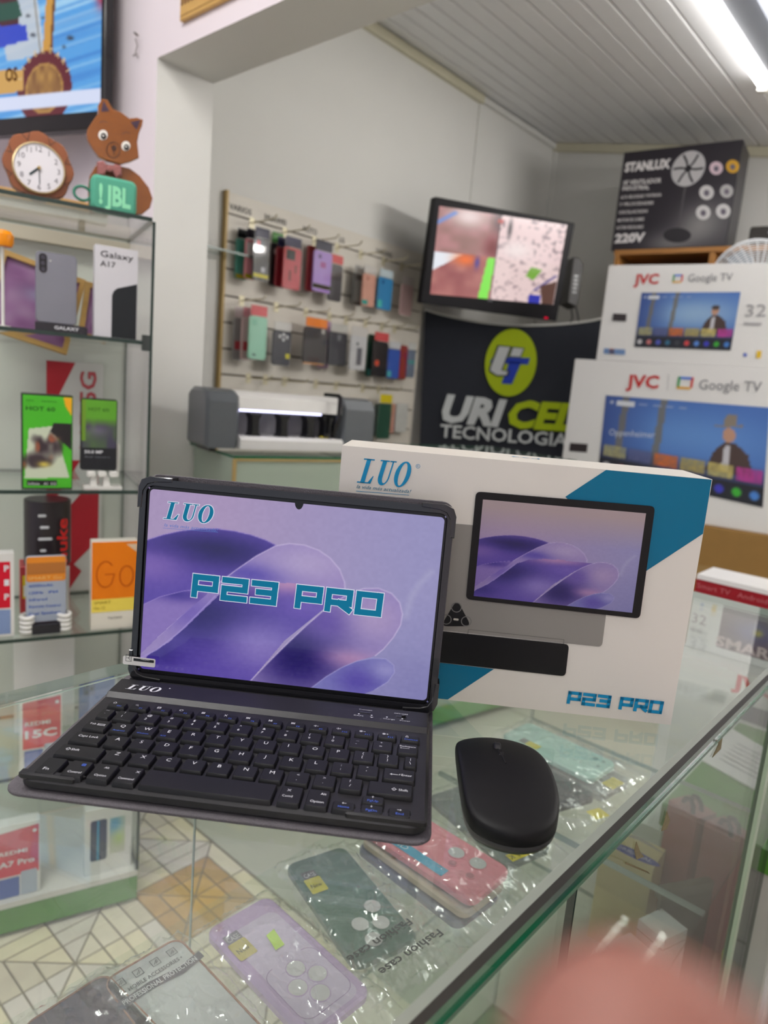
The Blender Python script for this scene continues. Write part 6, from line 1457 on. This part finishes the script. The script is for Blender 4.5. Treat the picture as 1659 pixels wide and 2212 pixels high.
def lying(label, c4, z, col, holes=(), marks=(), inner=None, rim=None, L=.163, Wd=.079, with_bag=True, seed=1, t=.0105, r=.012):
    """c4: picture corners of the far short end (left, right) then near end (right, left)"""
    q = [atz(*p, z) for p in c4]; c = sum(q) / 4; d = (q[3] - q[0]) + (q[2] - q[1]); a = math.atan2(d[1], d[0]) - math.pi / 2
    o = thing('phone_case', label, 'phone case', (c[0], c[1], z - t), math.degrees(a), LIE)
    bb = MB(); bb.prism(rrect(-Wd / 2, -L / 2, Wd / 2, L / 2, r, 6), 0, t, .0022); bb.build('case_shell', mat('shell_%d_%d_%d' % col, col, .3, coat=.3), o)
    if rim:
        n_ = rrect(-Wd / 2 + .0004, -L / 2 + .0004, Wd / 2 - .0004, L / 2 - .0004, r, 6); m_ = rrect(-Wd / 2 + .0028, -L / 2 + .0028, Wd / 2 - .0028, L / 2 - .0028, r - .002, 6); k = len(n_)
        bb = MB(); bb.tube([(p[0], p[1], t - .001) for p in n_], .0013, 6, closed=True); bb.build('metal_rim', rim, o)
    if inner:
        flat(o, 'inner_panel', [rrect(-Wd / 2 + .010, -L / 2 + .022, Wd / 2 - .010, L / 2 - .006, .010, 5)], ink(inner, .35), lay=True, z=t + .0003)
    for (x, y, rr, cc) in holes:
        rg = ellipse(x, y, rr, rr, 20)
        bb = MB(); bb.lathe([(rr + .0011, t - .001), (rr + .0011, t + .0006), (rr + .0003, t + .0007), (rr, t)], 24, T=Matrix.Translation((x, y, 0))); h = bb.build('camera_cutout', mat('shell_%d_%d_%d' % col, col, .3, coat=.3), o)
        flat(h, 'paper_inside', [rg], ink(cc, .6), lay=True, z=t + .0009)
    for (nm, pts, cc, dz) in marks:
        flat(o, nm, [pts], ink(cc, .4), lay=True, z=t + dz)
    if with_bag: bag(o, Wd, L, t + .0014, seed, bottom=-.0002, grow=.010)
    return o
def rc(x0, y0, x1, y1): return [(x0, y0), (x1, y0), (x1, y1), (x0, y1)]
gw = (206, 206, 204)
def sticker(o, x, y, t, yel=(206, 196, 44), blk=(86, 86, 92), d=1):
    """black and yellow New CASE sticker read from the far side"""
    flat(o, 'sticker', [rc(x, y, x + .017, y + .012)], ink(blk, .4), lay=True, z=t + .0009); flat(o, 'sticker', [rrect(x - .001, y + .012, x + .019, y + .036, .002, 3)], ink(yel, .4), lay=True, z=t + .0009)
    text(o, 'CASE', ink((206, 206, 206)), x + .0155, y + .010, .0062, .014, rot=180, lay=True, off=t + .0012); text(o, 'New', ink((80, 76, 40)), x + .0155, y + .028, .0062, .013, rot=180, lay=True, off=t + .0012)
g = lying('dark green case with four round camera holes inside the counter', [(620, 1867), (740, 1827), (902, 2010), (770, 2100)], .7115, (74, 112, 100), [(.008, .038, .0092, gw), (-.013, .046, .0092, gw), (-.017, .022, .0092, gw), (.006, .062, .0092, gw)], seed=3)
sticker(g, .014, -.058, .0105)
g = lying('translucent lilac case with a neon sticker inside the counter', [(452, 2005), (582, 1945), (808, 2132), (645, 2240)], .7115, (190, 162, 206), [(.012, .034, .0090, gw), (-.012, .034, .0090, gw), (.0, .052, .0090, gw), (.0, .016, .0090, gw)], inner=(206, 192, 218), seed=8)
sticker(g, .016, -.060, .0105, (190, 176, 84), (128, 124, 136))
flat(g, 'neon_sticker', [[(-.013, -.036), (-.002, -.034), (.002, -.013), (-.009, -.013)]], ink((186, 226, 40), .5), lay=True, z=.0122)
flat(g, 'camera_line', stroke_polys([rrect(-.030, .002, .030, .068, .012, 5)], .0008), ink((160, 130, 180)), lay=True, z=.0110)
M_rose = mat('rose_gold', (206, 150, 118), .2, .8)
g = lying('white case with rose gold rim and a printed band in the counter corner', [(252, 2150), (408, 2056), (580, 2232), (395, 2350)], .7115, (206, 210, 206), (), rim=M_rose, seed=12)
bnd = [(-.044, -.052), (-.02, -.048), (.01, -.052), (.044, -.050), (.044, -.041), (.01, -.043), (-.02, -.039), (-.044, -.043)]
flat(g, 'printed_band', [bnd], ink((96, 92, 98), .4), lay=True, z=.0112)
text(g, 'PROFESSIONAL PROTECTION', ink((226, 226, 226)), .037, -.0435, .0052, .074, rot=180, bold=.02, lay=True, off=.0116)
text(g, '• MOBILE ACCESSORIES •', ink((70, 72, 72)), .030, -.0545, .0042, .058, rot=180, bold=.01, lay=True, off=.0112)
for k in range(4):
    x_ = -.028 + k * .0175; sq = [(x_, -.072), (x_ + .008, -.072), (x_ + .008, -.064), (x_, -.064), (x_, -.072)]
    flat(g, 'printed_icon', stroke_polys([sq, [(x_ + .002, -.070), (x_ + .006, -.066)], [(x_ + .002, -.068), (x_ + .004, -.066)]], .0006), ink((90, 92, 92)), lay=True, z=.0112)
lying('dark plum case with rose gold rim, at the bottom picture edge', [(150, 2238), (222, 2188), (360, 2330), (270, 2400)], .7115, (84, 70, 84), (), rim=M_rose, seed=21)
# stack with the pink case on top
pinkc = [(797, 1800), (885, 1742), (1090, 1872), (1008, 1934)]
lying('navy-edged clear case lowest in the stack under the pink case', [(779, 1835), (872, 1780), (1070, 1925), (985, 1985)], .7115, (88, 96, 118), (), seed=31)
lying('cream-edged case in the middle of the stack under the pink case', [(790, 1820), (880, 1763), (1080, 1900), (995, 1960)], .7240, (196, 182, 160), (), with_bag=False, marks=[('dark_label', rc(-.03, .03, .03, .05), (120, 60, 66), .0003)])
g = lying('pink case with blue label on top of its stack in the counter', pinkc, .7370, (232, 138, 152), [(-.016, .050, .0098, gw), (-.012, .022, .0096, gw), (.008, .056, .0046, (190, 120, 130)), (.006, .030, .0046, (190, 120, 130))], seed=35)
flat(g, 'blue_label', [rc(.020, -.045, .034, .035)], ink((70, 170, 206), .4), lay=True, z=.0112)
text(g, 'HD', ink((230, 240, 244)), .031, -.04, .008, .02, rot=90, lay=True, off=.0116)
g = lying('smoky grey case beside the pink stack, mostly under the mouse', [(925, 1712), (985, 1676), (1200, 1836), (1128, 1890)], .7115, (104, 114, 110), (), seed=41)
flat(g, 'yellow_label', [rc(-.036, .066, .030, .079)], ink((222, 206, 30), .4), lay=True, z=.0112); flat(g, 'label_end', [[(-.036, .066), (-.024, .066), (-.028, .079), (-.036, .079)]], ink((80, 78, 80), .4), lay=True, z=.0115)
text(g, 'A.K', ink((70, 66, 20)), .010, .068, .008, .02, lay=True, off=.0116, rot=0)
g = lying('black case in a bag below the mint case', [(1080, 1650), (1150, 1612), (1275, 1700), (1205, 1760)], .7115, (52, 54, 60), (), L=.140, seed=45)
flat(g, 'yellow_label', [rc(-.03, .085, -.004, .105)], ink((224, 208, 24), .4), lay=True, z=.004)
g = lying('grey clear case under the mint case with yellow tags', [(1110, 1615), (1170, 1580), (1362, 1680), (1310, 1730)], .7160, (150, 156, 150), (), seed=48, t=.012)
flat(g, 'yellow_label', [rc(-.02, .062, .012, .082)], ink((226, 212, 24), .4), lay=True, z=.0135)
g = lying('pale mint green case with dark-yellow sticker behind the mouse', [(1086, 1587), (1137, 1557), (1330, 1645), (1284, 1688)], .7300, (172, 218, 204), (), marks=[('camera_slot', rrect(-.026, .050, -.016, .058, .003, 3), (120, 160, 150), .0004), ('camera_slot', rrect(-.026, .064, -.020, .070, .002, 3), (120, 160, 150), .0004), ('camera_slot', rrect(-.006, .066, .0, .071, .002, 3), (120, 160, 150), .0004)], seed=51)
flat(g, 'sticker', [rc(.018, -.052, .034, -.040)], ink((110, 120, 118), .4), lay=True, z=.0110); flat(g, 'sticker', [rc(.018, -.040, .034, -.018)], ink((214, 206, 30), .4), lay=True, z=.0110)
# loose bag tail with lettering
bt = atz(868, 2065, .706)
g = thing('plastic_bag', 'crumpled clear bag end with Fashion case lettering beside the green case', 'bag', (bt[0], bt[1], .700), math.degrees(math.atan2(*(lambda d: (d[1], d[0]))(atz(795, 2105, .706) - atz(935, 2010, .706)))))
nx, ny = 30, 18; v = []; f = []
for j in range(ny + 1):
    for i in range(nx + 1):
        u, t_ = i / nx - .5, j / ny - .5; v.append((u * .13, t_ * .075, .004 + .010 * abs(vn(np.array(u * 14.), np.array(t_ * 10.), 3) - .5) * 2 + .004 * float(vn(np.array(u * 30.), np.array(t_ * 26.), 5))))
for j in range(ny):
    for i in range(nx): a = j * (nx + 1) + i; f.append((a, a + 1, a + nx + 2, a + nx + 1))
MB().add(v, f).build('bag_film', G_film, g, smooth=.3)
text(g, 'Fashion case', ink((60, 60, 62)), -.045, .006, .009, .085, bold=.02, lay=True, off=.0175); text(g, 'Fashion case', ink((60, 60, 62)), -.03, -.024, .009, .085, bold=.02, lay=True, off=.0175)

# ------------------------------------------------------------------ goods low in the counter, right
M_pinkb = mat('dusty_pink_card', (166, 92, 88), .4, var=.03)
def pinkbox(label, cpx, ang, w, d, h, ztop):
    c = atz(*cpx, ztop)
    o = thing('gift_box', label, 'box', (c[0], c[1], .43), ang, 'pink boxes with cord handles')
    bb = MB(); bb.box(-w / 2, w / 2, -d / 2, d / 2, 0, ztop - .43); bb.build('carton', M_pinkb, o, smooth=0)
    z = ztop - .43
    for s in (-1, 1):
        bb = MB(); bb.tube([(s * w * .22 - .006, -.014, z - .002), (s * w * .2 - .004, -.010, z + .010), (s * w * .18, 0, z + .014), (s * w * .2 + .004, .010, z + .009), (s * w * .22 + .006, .015, z - .002)], .0034, 8); bb.build('cord_handle', M_black, o)
    flat(o, 'neon_sticker', [[(-w * .1, .06), (w * .25, .065), (w * .2, .045), (-w * .05, .04)]], ink((206, 220, 40), .5), y=-d / 2 - .0006)
    return o
pinkbox('dusty pink box with black cord loops, nearer the counter middle', (1496, 1742), -22, .044, .052, .25, .672)
pinkbox('dusty pink box with black cord loops, against the counter end', (1576, 1790), -22, .042, .052, .25, .672)
M_wb = mat('charger_white', (226, 224, 222), .35, var=.01)
for k, (cpx, ztop, lab) in enumerate((((1432, 1996), .585, 'small white carton with a serrated edge, tallest of the low three'), ((1362, 2052), .570, 'small white carton in front of the tallest low carton'), ((1300, 2120), .548, 'small white carton behind the blurred finger'))):
    c = atz(*cpx, ztop); o = thing('small_carton', lab, 'box', (c[0], c[1], .43), -18, 'small white cartons low in the counter')
    bb = MB(); bb.box(-.024, .024, -.021, .021, 0, ztop - .43); bb.build('carton', M_wb, o, smooth=0)
    bb = MB(); bb.box(-.0245, .0245, -.0215, .0215, ztop - .446, ztop - .4445); bb.build('lid_seam', ink((150, 148, 146)), o)
# brown pleated pouch
c = atz(1500, 1960, .58)
o = thing('brown_pouch', 'pleated brown plastic pouch between the pink boxes and white cartons', 'pouch', (c[0] - .012, c[1] + .012, .43), -30)
pts = [(-.045 + i * .009, .004 * (1 if i % 2 else -1)) for i in range(11)]; pts += [(x, y + .006) for x, y in pts[::-1]]
bb = MB(); bb.prism(pts, 0, .17, 0); bb.build('pouch_body', mat('brown_film', (92, 78, 58), .25, var=.2), o); bb = MB(); bb.box(-.046, .046, -.003, .009, .1702, .185); bb.build('pouch_seal', mat('brown_film', (92, 78, 58), .25), o)
# cream carton with blue oval
q = [atz(*p, .60) for p in ((1378, 1752), (1470, 1790), (1420, 1895), (1290, 1832))]; c = sum(q) / 4; d = q[2] - q[3]; a = math.atan2(d[1], d[0])
o = thing('cream_carton', 'cream carton with a blue oval reading ORIGINAL low in the counter', 'box', (c[0] - .022, c[1] + .006, .43), math.degrees(a)); w = .080; dd = .062
bb = MB(); bb.box(-w / 2, w / 2, -dd / 2, dd / 2, 0, .165); bb.build('carton', mat('cream_yellow', (226, 206, 150), .45), o, smooth=0)
flat(o, 'oval_label', [ellipse(.006, -.018, .040, .011, 24)], ink((70, 74, 168), .4), lay=True, z=.1655); text(o, 'ORIGINAL', ink((214, 214, 236)), .006, -.021, .0075, .056, align='c', bold=.02, lay=True, off=.1659)
flat(o, 'grey_swoosh', [[(-.045, .012), (.0, .022), (.045, .016), (.0, .034)]], ink((176, 172, 160)), lay=True, z=.1655)
# green bench and papers beyond the counter end
o = thing('green_bench', 'green painted bench with papers beyond the end of the counter', 'bench', (1.40, .33, 0))
bb = MB(); bb.box(-.22, .25, -.20, .0, .56, .60); bb.build('bench_top', M_green, o)
for sx in (-.20, .23):
    for sy in (-.18, -.02): bb = MB(); bb.box(sx - .015, sx + .015, sy - .015, sy + .015, 0, .56); bb.build('leg', mat('bench_leg', (184, 186, 178), .5), o)
q = [atz(*p, .603) for p in ((1506, 1636), (1638, 1709), (1668, 1625), (1583, 1574))]
bb = MB(); bb.v = [tuple(p) for p in q] + [(p[0], p[1], p[2] - .0025) for p in q]; bb.f = [(0, 1, 2, 3), (7, 6, 5, 4), (0, 4, 5, 1), (1, 5, 6, 2), (2, 6, 7, 3), (3, 7, 4, 0)]; bb.m = [0] * 6
pp = thing('paper_sheet', 'white printed sheet lying on the green bench', 'paper', (0, 0, 0)); bb.build('sheet', mat('paper', (226, 226, 224), .6, var=.01), pp, smooth=0)
b_ = MB()
for k in range(6):
    p0 = q[0] + (q[3] - q[0]) * (.2 + k * .1); e = (q[1] - q[0]); n_ = (q[3] - q[0]) / np.linalg.norm(q[3] - q[0]) * .003
    a_, c_ = p0 + e * .25, p0 + e * (.9 - .06 * (k % 3)); up_ = np.array([0, 0, .0006])
    MB().add([tuple(a_ + up_), tuple(c_ + up_), tuple(c_ + n_ + up_), tuple(a_ + n_ + up_)], [(0, 1, 2, 3)]).build('text_line', ink((90, 90, 96)), pp, smooth=0)
for k, (x, y, z0, lab) in enumerate(((1.36, .26, .0, 'plain white carton on the floor under the green bench'), (1.36, .26, .262, 'second white carton stacked under the green bench'))):
    o = thing('white_carton', lab, 'box', (x, y, z0), 4, 'white cartons under the bench'); bb = MB(); bb.box(-.13, .15, -.12, .14, 0, .26); bb.build('carton', M_tvc, o, smooth=0); bb = MB(); bb.box(-.1305, .1505, -.1205, .1405, .125, .13); bb.build('seam', ink((120, 118, 116)), o)
# scraps of old tape on the front glass
for k, (pts) in enumerate(([(1440, 1752), (1446, 1772), (1440, 1790), (1428, 1795), (1436, 1770)], [(1374, 1818), (1382, 1840), (1390, 1850), (1374, 1856), (1370, 1836)], [(1352, 1862), (1398, 1882), (1404, 1888), (1350, 1866)], [(1545, 1600), (1560, 1592), (1556, 1618), (1538, 1636), (1552, 1606)])):
    P_ = [aty(*p, CY0 + .0003) for p in pts]; o3 = MB(); o3.add([(p[0], CY0 + .0004, p[2]) for p in P_] + [(p[0], CY0 - .0002, p[2]) for p in P_], [tuple(range(5)), tuple(range(9, 4, -1))] + [(i, (i + 1) % 5, 5 + (i + 1) % 5, 5 + i) for i in range(5)])
    o3.build('tape_scrap', mat('old_tape', (112, 102, 70), .7, var=.4, scale=200), ct, smooth=0)

# ------------------------------------------------------------------ the photographer's finger close to the lens
M_skin = mat('skin', (146, 96, 83), .6, var=.06, scale=120)
M_skin.node_tree.nodes['Principled BSDF'].inputs['Subsurface Weight'].default_value = .15
M_skin.node_tree.nodes['Principled BSDF'].inputs['Subsurface Radius'].default_value = (.004, .0015, .001)
D0 = .041
def cp(px, py, d): return Vector(((px - 829.5) / F * d, -(py - 1106) / F * d, -d))
root = cp(1400, 2380, D0)
axis = Vector((.62, -.76, -.10)).normalized()
fin = []
prof = [(-.0088, .0006), (-.0084, .0030), (-.0070, .0054), (-.0045, .0072), (0, .0084), (.006, .0088), (.012, .0085), (.018, .0088), (.024, .0094), (.030, .0091), (.040, .0098), (.050, .0106), (.056, .0103), (.068, .0112), (.08, .012)]
side = axis.cross(Vector((0, 0, 1))).normalized(); up2 = side.cross(axis).normalized()
v = []; f = []; NS = 24
for (t, r) in prof:
    bend = up2 * (-.9 * max(0, t - .02) ** 2 * 6)
    c = root + axis * t + bend
    for j in range(NS):
        a = 2 * math.pi * j / NS; v.append(c + side * math.cos(a) * r + up2 * math.sin(a) * r * .92)
for i in range(len(prof) - 1):
    for j in range(NS): f.append((i * NS + j, i * NS + (j + 1) % NS, (i + 1) * NS + (j + 1) % NS, (i + 1) * NS + j))
f.append(tuple(range(NS))[::-1]); f.append(tuple((len(prof) - 1) * NS + j for j in range(NS)))
pn = thing('person', 'blurred pink fingertip reaching in close at the bottom right corner', 'person', mw @ root)
inv = Matrix.Translation(-(mw @ root))
MB().add([tuple(inv @ (mw @ p)) for p in v], f).build('finger', M_skin, pn, smooth=1.2)
nv_ = []; nf = []
for i, t in enumerate((-.0074, -.005, -.001, .003, .0055)):
    for j in range(7):
        a = math.radians(90 + (j - 3) * 14); r = (.0052, .0074, .0083, .0087, .0088)[i] + .0003
        nv_.append(inv @ (mw @ (root + axis * t - side * math.cos(a) * r * 1.0 - up2 * math.sin(a) * r * .92)))
for i in range(4):
    for j in range(6): k = i * 7 + j; nf.append((k, k + 1, k + 8, k + 7))
MB().add([tuple(p) for p in nv_], nf).build('fingernail', mat('nail', (160, 112, 100), .4), pn, smooth=1.2)
